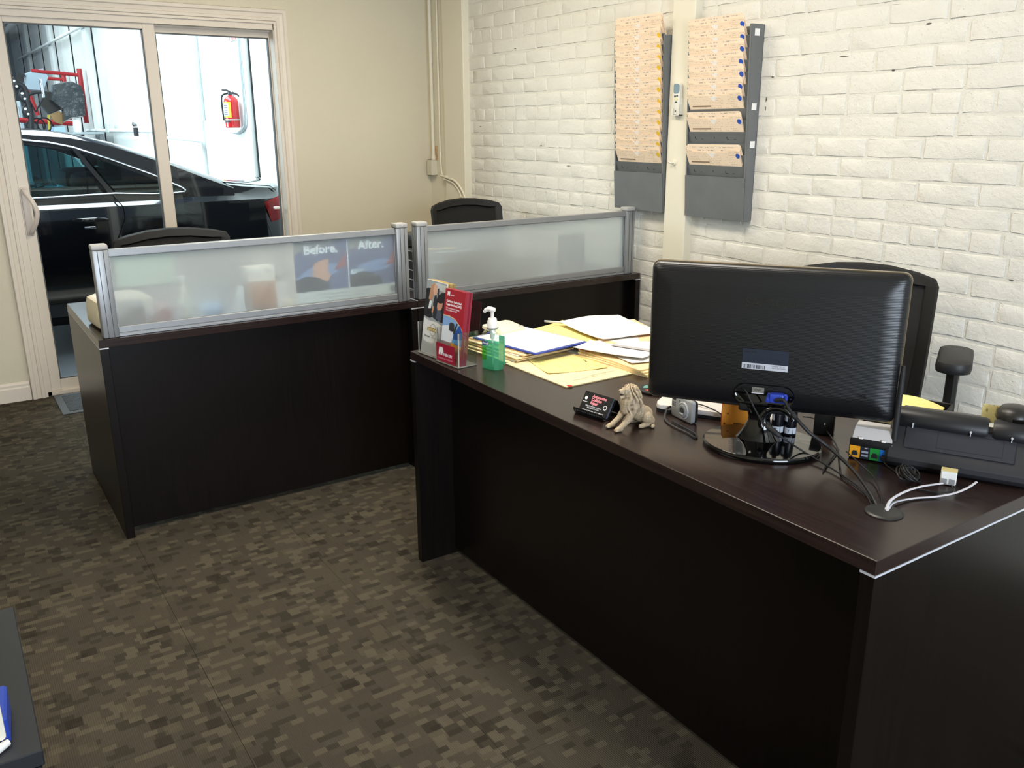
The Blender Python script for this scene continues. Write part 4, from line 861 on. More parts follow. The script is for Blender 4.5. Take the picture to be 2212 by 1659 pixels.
for x, y, r in ((0.013, 0.036, 0.0045), (0.080, 0.024, 0.006)):
    G().prism(arc(x, y, r, 0, 360, 16)[:-1], 0, 0.0002, TX).mk('logo', WINK, fc)
    if r > 0.005: G().prism(arc(x, y, r*0.72, 0, 360, 16)[:-1], 0.0002, 0.0003, TX).mk('logo_ring', INK, fc)
G().prism([(x, 0.026) for x in (0.006, 0.021)]+[(0.021, 0.0272), (0.006, 0.0272)], 0, 0.0002, TX).mk('logo_line', WINK, fc)

# --- hand sanitizer
GEL = gel_mat('green_gel', (0.55, 0.95, 0.80, 1), (0.22, 0.86, 0.58, 1), 0.42)
t = thing('sanitizer_bottle', 'clear pump bottle of green hand sanitizer on the near desk', 'bottle', (-1.513, -3.143, H), R(-75))
def octr(a, b, c_): return [(a-c_, -b), (a, -b+c_), (a, b-c_), (a-c_, b), (-a+c_, b), (-a, b-c_), (-a, -b+c_), (-a+c_, -b)]
def stack(prof): return [[(x, y, z) for x, y in octr(a, b, c_)] for a, b, c_, z in prof]
outer = [(0.031, 0.018, 0.009, 0.0005), (0.034, 0.021, 0.010, 0.006), (0.034, 0.021, 0.010, 0.092), (0.033, 0.020, 0.010, 0.102), (0.026, 0.0175, 0.009, 0.112), (0.016, 0.0145, 0.006, 0.118), (0.014, 0.014, 0.0055, 0.122)]
G().rings(stack(outer)).mk('shell', glass_mat('bottle_clear', (0.88, 0.94, 0.91, 1), 0.10, 0.05), t, smooth=30)
G().rings(stack([(a-0.0012, b-0.0012, c_, z) for a, b, c_, z in outer if z < 0.08][0:2]+[(0.0328, 0.0198, 0.010, 0.078)])).mk('gel', GEL, t, smooth=30)
G().prism([(0.006, 0.012), (0.031, 0.012), (0.031, 0.098), (0.008, 0.098)], 0.0002, 0.0005, fr(0.0195)).mk('rear_label', mat('label_green', '#62cfa6', 0.4), t)
nl = G().prism([(-0.022, 0.072), (0.004, 0.074), (0.003, 0.086), (-0.023, 0.083)], 0.0003, 0.0007, fr(-0.021)).mk('name_label', mat('label_navy', '#23306f', 0.4), t)
text('Purell', 0.0098, WINK, nl, fr(-0.0218, -0.0215, 0.0755), shear=0.25, bold=0.0002)
G().prism([(-0.024, 0.028), (-0.006, 0.028), (-0.006, 0.068), (-0.024, 0.066)], 0.0002, 0.0004, fr(-0.021)).mk('front_label', glass_mat('label_film', (0.85, 0.95, 0.55, 1), 0.05, 0.1), t)
cl = G().lathe([(0.0135, 0.118), (0.0150, 0.120), (0.0150, 0.142), (0.0130, 0.145), (0.0125, 0.150), (0.0095, 0.152), (0.0, 0.152)], 24).mk('collar', WPLAS, t, smooth=35)
G().lathe([(0.0048, 0.150), (0.0052, 0.168), (0.0095, 0.171), (0.0105, 0.177), (0.0085, 0.181), (0.0, 0.182)], 20).tube(spline([(0, 0, 0.176), (-0.012, -0.004, 0.177), (-0.020, -0.007, 0.172), (-0.024, -0.008, 0.167)], 4), [0.0075]*5+[0.006]*4+[0.0045]*4, 10).mk('pump_head', WPLAS, t, smooth=50)
G().cyl((0, 0, 0.09), (0, 0, 0.12), 0.006, 0.010, 14).cyl((0, 0, 0.012), (0, 0, 0.09), 0.0028, n=10).mk('dip_tube', mat('tube_white', '#dfe6e0', 0.4), t, smooth=40)
g = G().tube([(0.0175*math.cos(R(a)), 0.0175*math.sin(R(a)), 0.1215) for a in range(0, 361, 20)], 0.0012, 6).mk('hanger_ring', glass_mat('ring_clear', (0.7, 0.7, 0.68, 1), 0.1), t, smooth=60)
# --- brochure holder with two stacks of leaflets
t = thing('brochure_holder', 'clear acrylic two pocket brochure stand on the near desk corner', 'brochure stand', (-1.6065, -2.853, H), R(-85.0))
PW, LEAN = 0.117, 0.14
def pock(x0, fy, lipz, dz):
    f = [(x0, 0.002), (x0+PW, 0.002), (x0+PW, lipz), (x0+PW-0.010, lipz)]+[(x0+PW-0.014, lipz-0.012), (x0+PW-0.020, lipz-0.03), (x0+PW-0.030, lipz-dz+0.004), (x0+PW-0.042, lipz-dz), (x0+0.042, lipz-dz), (x0+0.030, lipz-dz+0.004), (x0+0.020, lipz-0.03), (x0+0.014, lipz-0.012)]+[(x0+0.010, lipz), (x0, lipz)]
    G().prism(f, 0, 0.002, fr(fy)).mk('front_panel', ACRYL, t)
    for x in (x0, x0+PW-0.002): G().prism([(fy, 0.002), (fy+0.062, 0.002), (fy+0.072, lipz), (fy+0.002, lipz)], 0, 0.002, frame((x, 0, 0), (0, 1, 0), (0, 0, 1))).mk('side_panel', ACRYL, t)
    G().box(x0-0.002, x0+PW+0.002, fy-0.005, fy+0.065, 0.0005, 0.004, 0.001, 1).mk('base', mat('acrylic_base', '#a8a49c', 0.2, trans=0.5), t)
    G().prism([(x0, 0.002), (x0+PW, 0.002), (x0+PW, 0.19), (x0, 0.19)], 0, 0.002, Matrix.Translation((0, fy+0.062, 0)) @ Matrix.Rotation(-LEAN, 4, 'X') @ VX).mk('back_panel', ACRYL, t)
    ed = G().box(x0+PW-0.0022, x0+PW+0.0002, fy-0.001, fy+0.001, 0.004, lipz).box(x0-0.0002, x0+0.0022, fy-0.001, fy+0.001, 0.004, lipz)
    ed.mk('bright_edge', mat('acrylic_edge', '#c9c6be', 0.2), t)
pock(0.0, 0.0, 0.100, 0.055); pock(0.123, -0.014, 0.105, 0.05)
TB = t.matrix_basis.copy()
NTH = ['first', 'second', 'third', 'fourth', 'fifth', 'sixth', 'seventh', 'eighth', 'ninth', 'rearmost']
def leaflets(x0, fy, w, h, n, thick, face, edge, nm, lf, lb_, grp, roll=0.0):
    out = []
    for k in range(n):
        o = G().prism([(0, 0), (w, 0), (w, h), (0, h)], -thick*(k+1)+0.0003, -thick*k).mk('leaflet', face if k == 0 else edge, None)
        o.matrix_world = TB @ Matrix.Translation((x0+(random.uniform(-0.0012, 0.0012) if k else 0), fy+0.004, 0.0048)) @ Matrix.Rotation(-LEAN, 4, 'X') @ VX @ Matrix.Rotation(roll+(random.uniform(-0.006, 0.006) if k else 0), 4, 'Z')
        tag(o, lf if k == 0 else lb_ % NTH[k], 'leaflet', grp); out.append(o)
    return out[0]
WB = mat('leaflet_white', '#dcdcdc', 0.4); WE = mat('leaflet_gold_edge', '#a58d52', 0.6); RB = mat('leaflet_red', '#a4182b', 0.35); RE = mat('leaflet_red_edge', '#8e2336', 0.5)
w1 = leaflets(0.004, 0.0, 0.110, 0.229, 10, 0.0030, WB, WE, '', 'front white leaflet with a photo of a woman and child in the stand', '%s white leaflet from the front of the gold edged stack', 'white leaflets in the left pocket', -0.02)
w2_ = leaflets(0.131, -0.014, 0.104, 0.219, 10, 0.0026, RB, RE, '', 'front red leaflet with a car mirror picture in the stand', '%s red leaflet from the front of the red stack', 'red leaflets in the right pocket', 0.0)
def flat(o, pts, c_, lay, nm='print_area', rough=0.4): return G().prism(pts, lay*0.0002, lay*0.0002+0.00015).mk(nm, mat('print_'+c_[1:], c_, rough), o)
def ell(x, y, a, b, n=18, rot=0): return [(x+a*math.cos(2*math.pi*k/n)*math.cos(rot)-b*math.sin(2*math.pi*k/n)*math.sin(rot), y+a*math.cos(2*math.pi*k/n)*math.sin(rot)+b*math.sin(2*math.pi*k/n)*math.cos(rot)) for k in range(n)]
X1, Y1 = 0.110, 0.229
flat(w1, [(0, 0.112), (0.03, 0.104), (0.07, 0.106), (X1, 0.098), (X1, Y1-0.001), (0, Y1-0.001)], '#9aa2a6', 1, 'photo')
flat(w1, [(0.0, 0.19), (0.03, 0.218), (0.06, 0.225), (X1, 0.222), (X1, 0.20), (0.075, 0.205), (0.04, 0.195)], '#c5cbcc', 2)
flat(w1, [(0, 0.116), (0, 0.200), (0.022, 0.205), (0.03, 0.175), (0.036, 0.150), (0.05, 0.118), (0.03, 0.112)], '#17181c', 3)
flat(w1, [(0.05, 0.116), (0.044, 0.160), (0.052, 0.195), (0.06, 0.185), (0.066, 0.150), (0.08, 0.108)], '#23252b', 3)
flat(w1, [(0.020, 0.14), (0.026, 0.172), (0.036, 0.168), (0.034, 0.142)], '#dfe2e4', 4)
flat(w1, [(0.018, 0.170), (0.024, 0.212), (0.04, 0.222), (0.058, 0.216), (0.063, 0.200), (0.045, 0.19), (0.034, 0.165)], '#b98a6b', 4)
flat(w1, ell(0.051, 0.202, 0.011, 0.016, rot=0.2), '#d8ab92', 5)
flat(w1, [(0.060, 0.196), (0.063, 0.208), (0.070, 0.210), (0.072, 0.185), (0.066, 0.186)], '#33383d', 4)
flat(w1, [(0.060, 0.17), (0.066, 0.186), (0.085, 0.198), (X1, 0.203), (X1, 0.112), (0.095, 0.108), (0.075, 0.13)], '#1d1f27', 4)
flat(w1, ell(0.082, 0.160, 0.014, 0.019, rot=-0.3), '#c9957f', 5); flat(w1, ell(0.084, 0.178, 0.020, 0.012, rot=0.2), '#191b22', 6)
flat(w1, [(0.066, 0.118), (0.072, 0.142), (0.088, 0.146), (0.098, 0.128), (0.092, 0.108)], '#4a5164', 6)
flat(w1, [(0.040, 0.132), (0.046, 0.152), (0.052, 0.150), (0.048, 0.13)], '#c68c70', 6)
flat(w1, ell(0.056, 0.078, 0.017, 0.020, 24), '#a8aaa9', 1); flat(w1, ell(0.056, 0.078, 0.014, 0.0165, 24), '#dcdcdc', 2)
flat(w1, [(0.026, 0.073), (0.083, 0.073), (0.083, 0.084), (0.026, 0.084)], '#9a8136', 3, 'badge')
text('GOLD CLASS', 0.0088, mat('print_cream', '#efe6c4', 0.5), w1, Matrix.Translation((0.0295, 0.0753, 0.0009)), bold=0.0001)
text('because', 0.0095, mat('print_grey2', '#6c6e72', 0.5), w1, Matrix.Translation((0.012, 0.052, 0.0002)), bold=0.0003)
text('safety matters', 0.0095, mat('print_grey3', '#97999c', 0.5), w1, Matrix.Translation((0.050, 0.052, 0.0002)))
X2, Y2 = 0.104, 0.219
curve = [(0.0, 0.140), (0.03, 0.141), (0.06, 0.136), (0.085, 0.122), (X2, 0.105)]
flat(w2_, [(0, 0.058), (X2, 0.052)]+[(x, y-0.003) for x, y in curve[::-1]], '#7fa6d6', 1, 'photo')
flat(w2_, curve+[(x, y-0.003) for x, y in curve[::-1]], '#d8b98a', 2)
flat(w2_, [(0, 0.05), (0.05, 0.052), (0.06, 0.085), (0.058, 0.10), (0.03, 0.112), (0, 0.106)], '#d5dce4', 2)
flat(w2_, [(0.058, 0.06), (0.062, 0.088), (0.088, 0.120), (X2, 0.102), (X2, 0.06)], '#24519c', 3)
flat(w2_, [(0.056, 0.062), (0.060, 0.074), (X2, 0.078), (X2, 0.062)], '#5b93c8', 4)
flat(w2_, rrect(0.036, 0.062, 0.096, 0.122, 0.008), '#2b2e33', 4, 'mirror_print'); flat(w2_, [(0.060, 0.090), (0.060, 0.100), (0.074, 0.124), (0.078, 0.122), (0.068, 0.092)], '#2b2e33', 4)
flat(w2_, [(0.0, 0.0), (X2, 0.0), (X2, 0.054), (0.052, 0.062), (0.0, 0.062)], '#b98a72', 2); flat(w2_, [(0.052, 0.054), (X2, 0.048), (X2, 0.056), (0.052, 0.064)], '#c98f35', 5)
flat(w2_, [(0.046, 0.015), (0.05, 0.060), (0.054, 0.030), (0.052, 0.015)], '#3d3a36', 3)
flat(w2_, [(0.055, 0.034), (0.09, 0.014), (0.09, 0.011), (0.056, 0.030)], '#4a3a34', 5)
text('M', 0.016, WINK, w2_, Matrix.Translation((0.012, 0.200, 0.0002)), bold=0.0012); text('MERCURY', 0.0045, WINK, w2_, Matrix.Translation((0.027, 0.200, 0.0002)))
text('Customer Authorized\nRepair Service (CARS)', 0.0098, WINK, w2_, Matrix.Translation((0.010, 0.180, 0.0002)), bold=0.00025, sx=0.88)
text('Claims and Service for Repairs\nQuality, Safety and CARS', 0.0062, WINK, w2_, Matrix.Translation((0.010, 0.1605, 0.0002)), sx=0.9)
cdm = G().prism([(0.004, 0.006), (0.100, 0.006), (0.100, 0.062), (0.004, 0.062)], 0.0, 0.0008, fr(-0.0165, 0.123)).mk('card_red', mat('card_crimson', '#9c1c36', 0.4), None)
cdm.matrix_world = TB; cdm.name = 'insert_card'
tag(cdm, 'crimson card with white lettering in front of the right brochure pocket', 'card')
mk_ = fr(-0.0175, 0.123)
for q in (0.0, 0.0105): G().prism([(0.016+q, 0.026), (0.019+q, 0.044), (0.023+q, 0.0515), (0.027+q, 0.050), (0.0305+q, 0.044), (0.0335+q, 0.026), (0.0285+q, 0.026), (0.0255+q, 0.036), (0.022+q, 0.026)], 0, 0.0003+q*0.01, mk_).mk('logo', WINK, cdm)
text('MERCURY', 0.0112, WINK, cdm, mk_ @ Matrix.Translation((0.046, 0.026, 0)), bold=0.0003, sx=0.82); text('INSURANCE GROUP', 0.0075, mat('print_rose', '#d78a98', 0.5), cdm, mk_ @ Matrix.Translation((0.014, 0.0135, 0)), sx=1.1)

# ------------------------------------------------------------------ papers on the near desk
MAN2 = mat('manila_folder_card', '#ecd3a3', 0.7, nscale=150, nstr=0.05, ndist=0.0004); PEACH = mat('peach_paper', '#edc79d', 0.75)
FORMW = print_mat('white_form', '#eeedea', '#50555c', 0.0085, 110, 0.50, 0.4, patch=12, pthr=0.48)
FORMY = print_mat('yellow_form', '#f0df8e', '#5d573c', 0.010, 90, 0.56, 0.5, patch=14, pthr=0.5)
FORMM = print_mat('manila_print', '#f0dcab', '#5f5138', 0.013, 60, 0.53, 0.5, fill=0.2, patch=9, pthr=0.45)
def sheet(name, label, cat, cx, cy, z, wx, wy, rot, m, thick=0.0012, curl=0.0, group=None, warp=0.0):
    """a sheet or folder lying on the pile: a thin slab whose corners may lift"""
    nx, ny = 8, 8; g = G()
    def top(u, v):
        x, y = (u-0.5)*wx, (v-0.5)*wy
        return (x, y, curl*(abs(2*u-1)**3*abs(2*v-1)**2)+warp*math.sin(math.pi*u)*(0.4+0.6*v))
    t_ = [[g.b.verts.new(Vector(top(i/nx, j/ny))+Vector((0, 0, thick))) for j in range(ny+1)] for i in range(nx+1)]
    b_ = [[g.b.verts.new(top(i/nx, j/ny)) for j in range(ny+1)] for i in range(nx+1)]
    for i in range(nx):
        for j in range(ny):
            g.b.faces.new((t_[i][j], t_[i+1][j], t_[i+1][j+1], t_[i][j+1])); g.b.faces.new((b_[i][j], b_[i][j+1], b_[i+1][j+1], b_[i+1][j]))
    for i in range(nx):
        for j in (0, ny): g.b.faces.new((t_[i][j], t_[i+1][j], b_[i+1][j], b_[i][j]))
    for j in range(ny):
        for i in (0, nx): g.b.faces.new((t_[i][j], t_[i][j+1], b_[i][j+1], b_[i][j]))
    o = g.mk(name, m, None, smooth=40); o.location = (cx, cy, z); o.rotation_euler = (0, 0, R(rot))
    return tag(o, label, cat, group)
def dot(o, x, y, z, c_='red', r=0.008): G().prism(arc(x, y, r, 0, 360, 14)[:-1], z, z+0.0003).mk('sticker', DOTS[c_], o)
yf = sheet('manila_folder', 'manila folder lying nearest the lion with a yellow form on it', 'folder', -1.340, -3.278, H+0.0005, 0.236, 0.300, 0.5, FORMM, 0.003)
dot(yf, -0.104, -0.146, 0.0031); 
for x, y, a in ((0.045, -0.10, 0.05), (0.07, -0.02, 0.04), (-0.02, -0.112, 0.045)): G().box(x-a, x+a, y-0.0008, y+0.0008, 0.0031, 0.0034).mk('ruled_line', BAR, yf)
yo = sheet('form', 'bright yellow printed form lying on the manila folder', 'form', -1.315, -3.245, H+0.0042, 0.19, 0.165, -14, FORMY, 0.0006, 0.004)
text('TOTAL', 0.010, INK, yo, Matrix.Translation((0.06, 0.03, 0.0012)) @ Matrix.Rotation(R(-90), 4, 'Z'))
zs = H+0.0005
stk = [(-1.345, -2.998, 0.225, 0.292, 4), (-1.335, -2.990, 0.225, 0.290, 7), (-1.330, -3.002, 0.222, 0.290, 2), (-1.322, -2.992, 0.225, 0.290, 9)]
LBL = ['bottom', 'second', 'third', 'top']
for k, (cx, cy, a, b, rt) in enumerate(stk):
    o = sheet('manila_folder', '%s manila folder of the stack under the blue clipboard' % LBL[k], 'folder', cx, cy, zs, a, b, rt, FORMM if k < 2 else MAN2, 0.0035, 0.0, 'manila folders under the clipboard'); zs += 0.0042
    sheet('papers', '%s sheaf of papers between the folders under the blue clipboard' % LBL[k], 'papers', cx+0.006, cy+0.004, zs, a-0.02, b-0.03, rt, PEACH if k % 2 else PAPER, 0.0024, 0.0, 'papers under the clipboard'); zs += 0.0030
cbt = thing('clipboard', 'blue clipboard with a blank white sheet on the folder stack', 'clipboard', (-1.300, -3.022, zs+0.0008), R(8.5))
BLUC = mat('clipboard_blue', '#2b3f9e', 0.4)
G().prism(rrect(-0.113, 0.113, -0.150, 0.150, 0.008), 0, 0.0035).mk('board', BLUC, cbt)
G().box(-0.105, 0.105, -0.140, 0.138, 0.0037, 0.0052).mk('blank_sheet', mat('blank_white', '#f4f4f4', 0.6), cbt)
G().box(-0.05, 0.05, 0.128, 0.150, 0.0052, 0.009, 0.001, 1).mk('clip', BLUC, cbt)
zc = zs+0.0075
ct = thing('cream_wedge', 'cream plastic tray-like wedge tilted at the back of the clipboard', 'tray', (-1.300, -2.872, zc), R(8), rot=(R(8), 0, R(10)))
G().prism(rrect(-0.060, 0.060, -0.046, 0.046, 0.010), 0.002, 0.012, None, 0.003).mk('plate', mat('cream_plate', '#e6dcc0', 0.45), ct, smooth=40)
G().tube([(0.05+0.007*math.cos(R(a)), -0.03+0.007*math.sin(R(a)), 0.0135) for a in range(0, 361, 30)], 0.0011, 6).mk('key_ring', STRIP, ct, smooth=60)
# middle yellow pad and right-hand piles
zm = H+0.0005
for k in range(3):
    sheet('manila_folder', '%s manila folder of the pile behind the yellow sheet' % ('bottom', 'middle', 'upper')[k], 'folder', -1.045+0.006*k, -2.985+0.004*k, zm, 0.235, 0.30, 10+3*k, MAN2, 0.0045, 0, 'manila folders at the back of the near desk'); zm += 0.0052
sheet('form', 'plain yellow sheet between the clipboard and the ruled white sheets', 'form', -1.075, -2.965, zm, 0.22, 0.27, 16, FORMY, 0.001, 0.003); zm += 0.006
pn_ = thing('pen', 'silver pen lying at the back edge of the yellow sheet', 'pen', (-1.062, -2.855, zm+0.006), R(-55))
G().cyl((-0.05, 0, 0), (0.04, 0, 0), 0.0038, n=12).mk('barrel', STRIP, pn_, smooth=40); G().cyl((0.04, 0, 0), (0.055, 0, 0), 0.0038, 0.001, 12).mk('tip', ALU_D, pn_, smooth=40)
zw = zm
sheet('folder', 'peach folder showing below the ruled white sheets by the wall', 'folder', -0.960, -3.075, zw, 0.23, 0.30, -16, PEACH, 0.003, 0.002); zw += 0.0055
sheet('printed_sheet', 'ruled white printed sheets curling up nearest the brick wall', 'papers', -0.968, -3.03, zw, 0.24, 0.29, -8, FORMW, 0.0015, 0.006, None, 0.014)
zr = H+0.0005
for k in range(4):
    o = sheet('manila_folder', '%s manila folder of the right pile with red dots on its edge' % ('bottom', 'second', 'third', 'top')[k], 'folder', -1.115+0.005*k, -3.330+0.006*k, zr, 0.228, 0.290, 8-3*k, MAN2 if k % 2 else FORMM, 0.004, 0, 'manila folders left of the monitor'); zr += 0.0046
    if k == 3: dot(o, -0.108, 0.135, 0.0041); dot(o, -0.108, 0.108, 0.0041)
sheet('printed_sheet', 'white printed sheet on the right pile beside the monitor', 'papers', -1.065, -3.285, zr+0.001, 0.215, 0.28, -12, FORMW, 0.001, 0.004, None, 0.006); 
ev = sheet('envelope', 'white envelope with grey strip lying slanted on the right pile', 'envelope', -1.155, -3.272, zr+0.0115, 0.105, 0.235, 22, mat('envelope_white', '#eceaea', 0.7), 0.0015, 0.003)
G().box(0.028, 0.05, -0.11, 0.03, 0.0042, 0.0046).mk('grey_strip', mat('strip_grey', '#b1aeb0', 0.7), ev)
# ------------------------------------------------------------------ task chairs
CH_F = mat('chair_black', '#0e0d0d', 0.55); 
def chair_mesh():
    m, t, b = nt('chair_mesh_fabric'); tc = nd(t, 'ShaderNodeTexCoord'); n = nd(t, 'ShaderNodeTexNoise'); n.inputs['Scale'].default_value = 700
    t.links.new(tc.outputs['Object'], n.inputs['Vector']); bump(t, b, n.outputs['Fac'], 0.6, 0.001)
    b.inputs['Base Color'].default_value = lin('#100f0e'); b.inputs['Roughness'].default_value = 0.85; return m
CHM = chair_mesh()
def chair(label, x, y, rz, w, top, arms, backh=0.50):
    """front looks to local -y; backrest plane near local y = 0"""
    t = thing('office_chair', label, 'chair', (x, y, 0), R(rz), 'black mesh office chairs')
    hw = w/2; zb = top-backh
    def outline(e):
        pts = [(hw-0.035-e, zb+e), (hw-0.012-e, zb+0.03+e), (hw-0.004-e, zb+0.2), (hw-e, top-0.055), (hw-0.012-e, top-0.032-e*0.6), (hw*0.72, top-0.017-e), (hw*0.36, top-0.004-e), (0, top-e), (-hw*0.36, top-0.004-e), (-hw*0.72, top-0.017-e), (-hw+0.012+e, top-0.032-e*0.6), (-hw+e, top-0.055), (-hw+0.004+e, zb+0.2), (-hw+0.012+e, zb+0.03+e), (-hw+0.035+e, zb+e), (0, zb+e)]
        return pts
    def bow(px_, pz, off): return (px_, off+0.05*(1-(px_/hw)**2)-0.035+0.06*((pz-zb)/backh)**2, pz)
    o_, i_ = outline(0.0), outline(0.045)
    G().rings([[bow(a, b, 0.0) for a, b in o_], [bow(a, b, -0.014) for a, b in outline(0.006)], [bow(a, b, -0.014) for a, b in outline(0.036)], [bow(a, b, 0.0) for a, b in i_], [bow(a, b, 0.012) for a, b in outline(0.036)], [bow(a, b, 0.012) for a, b in outline(0.006)], [bow(a, b, 0.0) for a, b in o_]], True, False).mk('back_frame', CH_F, t, smooth=45)
    G().grid(lambda u, v: bow((2*u-1)*(hw-0.035), zb+0.035+v*(backh-0.07-0.018*abs(2*u-1)**2), -0.002), 14, 10).mk('back_mesh', CHM, t, smooth=80)
    G().tube(spline([(0, 0.055, zb+0.25), (0, 0.075, zb+0.05), (0, 0.06, 0.52), (0, -0.05, 0.43), (0, -0.2, 0.425)], 5), 0.026, 10, 0.014).mk('spine', CH_F, t, smooth=50)
    G().rings([[(px_*s, -0.24+py*s, z) for px_, py in rrect(-0.24, 0.24, -0.22, 0.22, 0.09, 5)] for s, z in ((0.9, 0.425), (1.0, 0.44), (1.02, 0.47), (0.98, 0.49), (0.7, 0.497))]).mk('seat', mat('seat_fabric', '#181716', 0.85), t, smooth=50)
    G().cyl((0, -0.2, 0.1), (0, -0.2, 0.42), 0.026, n=16).mk('gas_lift', BLACK, t, smooth=40)
    for k in range(5):
        a = R(90+72*k); d = Vector((math.cos(a), math.sin(a), 0)); c = Vector((0, -0.2, 0))
        G().tube([c+Vector((0, 0, 0.105)), c+d*0.15+Vector((0, 0, 0.10)), c+d*0.29+Vector((0, 0, 0.07))], [0.03, 0.025, 0.018], 8, 0.014).mk('base_leg', CH_F, t, smooth=50)
        s = d.cross(Vector((0, 0, 1)))
        cs = G()
        for q in (-0.017, 0.017): cs.cyl(c+d*0.29+s*(q-0.008)+Vector((0, 0, 0.028)), c+d*0.29+s*(q+0.008)+Vector((0, 0, 0.028)), 0.027, n=14)
        cs.cyl(c+d*0.29+Vector((0, 0, 0.03)), c+d*0.29+Vector((0, 0, 0.075)), 0.008, n=8)
        cs.mk('caster', BLACK, t, smooth=40)
    if arms:
        for s in (-1, 1):
            xa = s*(hw+0.075)
            G().tube(spline([(s*0.2, -0.22, 0.435), (xa-s*0.03, -0.215, 0.445), (xa, -0.205, 0.50), (xa, -0.19, 0.62), (xa, -0.185, arms-0.03)], 4), 0.026, 10, 0.017).mk('arm_post', CH_F, t, smooth=50)
            G().rings([[(xa+px_*f, -0.20+py*f, z) for px_, py in rrect(-0.048, 0.048, -0.125, 0.125, 0.042, 5)] for f, z in ((0.75, arms-0.042), (0.95, arms-0.036), (1.0, arms-0.02), (0.96, arms-0.006), (0.8, arms))]).mk('arm_pad', mat('arm_pad_black', '#1c1c1d', 0.5), t, smooth=50)
    return t
chair('black mesh back office chair with arm pads behind the monitor by the brick wall', -0.345, -3.525, -62, 0.47, 0.985, 0.775)
chair('black office chair with broad low curved back in front of the sliding door', -1.93, -1.10, 6, 0.53, 0.985, 0.62)
chair('black mesh back office chair in the corner behind the bare frosted screen', -0.315, -0.99, 0, 0.462, 1.034, 0)

# ------------------------------------------------------------------ behind the left screen
YS = -2.014
def rr(x0, x1, y0, y1, f=1.0): 
    cx, cy = (x0+x1)/2, (y0+y1)/2
    return [(cx+(x-cx)*f, cy+(y-cy)*f) for x, y in rrect(x0, x1, y0, y1, min(x1-x0, y1-y0)*0.22, 4)]
t = thing('pen_cup', 'dark grey tapered cup blurred behind the left frosted screen', 'cup', (-2.288, YS, H))
G().rings([[(x, y, z) for x, y in rr(-0.037, 0.037, -0.022, 0.03, f)] for f, z in ((1.0, 0.0005), (0.96, 0.05), (0.86, 0.092), (0.80, 0.104), (0.6, 0.106))]).mk('body', mat('cup_grey', '#4e4b49', 0.6), t, smooth=40)
t = thing('red_stapler', 'red desk stapler blurred behind the left frosted screen', 'stapler', (-2.193, YS, H))
G().box(-0.036, 0.036, -0.02, 0.03, 0.0005, 0.03, 0.004, 1).mk('base', mat('stapler_red', '#9e3a33', 0.5), t)
G().prism([(-0.026, 0.03), (0.026, 0.03), (0.024, 0.078), (0.016, 0.088), (-0.018, 0.088), (-0.024, 0.080)], 0, 0.04, fr(0.028)).mk('head', mat('stapler_red', '#9e3a33', 0.5), t)
for x in (-0.026, 0.022): G().cyl((x, -0.0205, 0.02), (x, -0.022, 0.02), 0.004, n=10).mk('stud', WPLAS, t)
t = thing('pump_bottle', 'cloudy pump bottle blurred behind the left frosted screen', 'bottle', (-2.113, YS, H))
G().lathe([(0.024, 0.0005), (0.027, 0.004), (0.027, 0.085), (0.022, 0.100), (0.011, 0.108), (0.011, 0.12)], 20, (0, 0.006, 0)).mk('body', mat('bottle_cloudy', '#cbd2c8', 0.3), t, smooth=40)
G().lathe([(0.014, 0.112), (0.014, 0.136), (0.006, 0.14), (0.006, 0.162), (0.010, 0.164), (0.010, 0.176), (0, 0.178)], 16, (0, 0.006, 0)).box(-0.022, 0.002, 0.002, 0.010, 0.166, 0.174, 0.002, 1).mk('pump', WPLAS, t, smooth=40)
t = thing('note_dispenser', 'bright blue note box on a pale base behind the left frosted screen', 'box', (-2.026, YS, H))
G().box(-0.040, 0.040, -0.024, 0.04, 0.0005, 0.022, 0.003, 1).mk('base', mat('pale_base', '#b9b7a5', 0.5), t)
G().box(-0.036, 0.036, -0.02, 0.036, 0.022, 0.066, 0.002, 1).mk('body', mat('box_blue', '#2c86c4', 0.5), t)
t = thing('carton', 'tan cardboard carton with white top band behind the left frosted screen', 'carton', (-1.835, YS, H))
G().box(-0.050, 0.050, -0.024, 0.05, 0.0005, 0.135, 0.001, 1).mk('body', mat('carton_tan', '#b5805a', 0.75), t)
G().box(-0.0505, 0.0505, -0.0245, 0.0505, 0.135, 0.185, 0.001, 1).mk('top_band', mat('carton_white', '#e6ddd0', 0.7), t)
t = tag(G().box(-0.012, 0.012, -0.01, 0.014, 0.0005, 0.03, 0.005, 2).mk('eraser', mat('eraser_pink', '#b98f84', 0.7), None), 'small pinkish eraser beside the tan carton behind the screen', 'eraser'); t.location = (-1.93, YS, H)
t = tag(G().lathe([(0.018, 0.0005), (0.022, 0.004), (0.022, 0.045), (0.018, 0.05), (0, 0.05)], 18).mk('jar', mat('jar_cream', '#d6cda6', 0.5), None, smooth=40), 'small cream jar between the tan carton and the poster', 'jar'); t.location = (-1.735, YS, H)
for k, (x, lb_) in enumerate(((-2.290, 'left'), (-2.194, 'right'))):
    o = G().box(-0.0475, 0.0475, 0, 0.0006, -0.052, 0.056).mk('paper_note', mat('note_pale', '#c9cbb6', 0.8), None)
    tag(o, '%s of two pale notes taped inside the left frosted screen' % lb_, 'note'); o.location = (x, -2.0582+k*0.0007, 0.952)
t = thing('poster', 'blue before and after car poster showing through the left frosted screen', 'poster', (-1.497, -2.0583, H))
PXW = 0.216
def pf(pts, c_, lay, nm='print_area'): return G().prism(pts, -0.0003+lay*0.00012, lay*0.00012, VX).mk(nm, mat('poster_'+c_[1:], c_, 0.6), t)
G().box(-PXW, PXW, 0.0, 0.0006, 0.036, 0.272).mk('sheet', mat('poster_sheet', '#d9d6cc', 0.7), t)
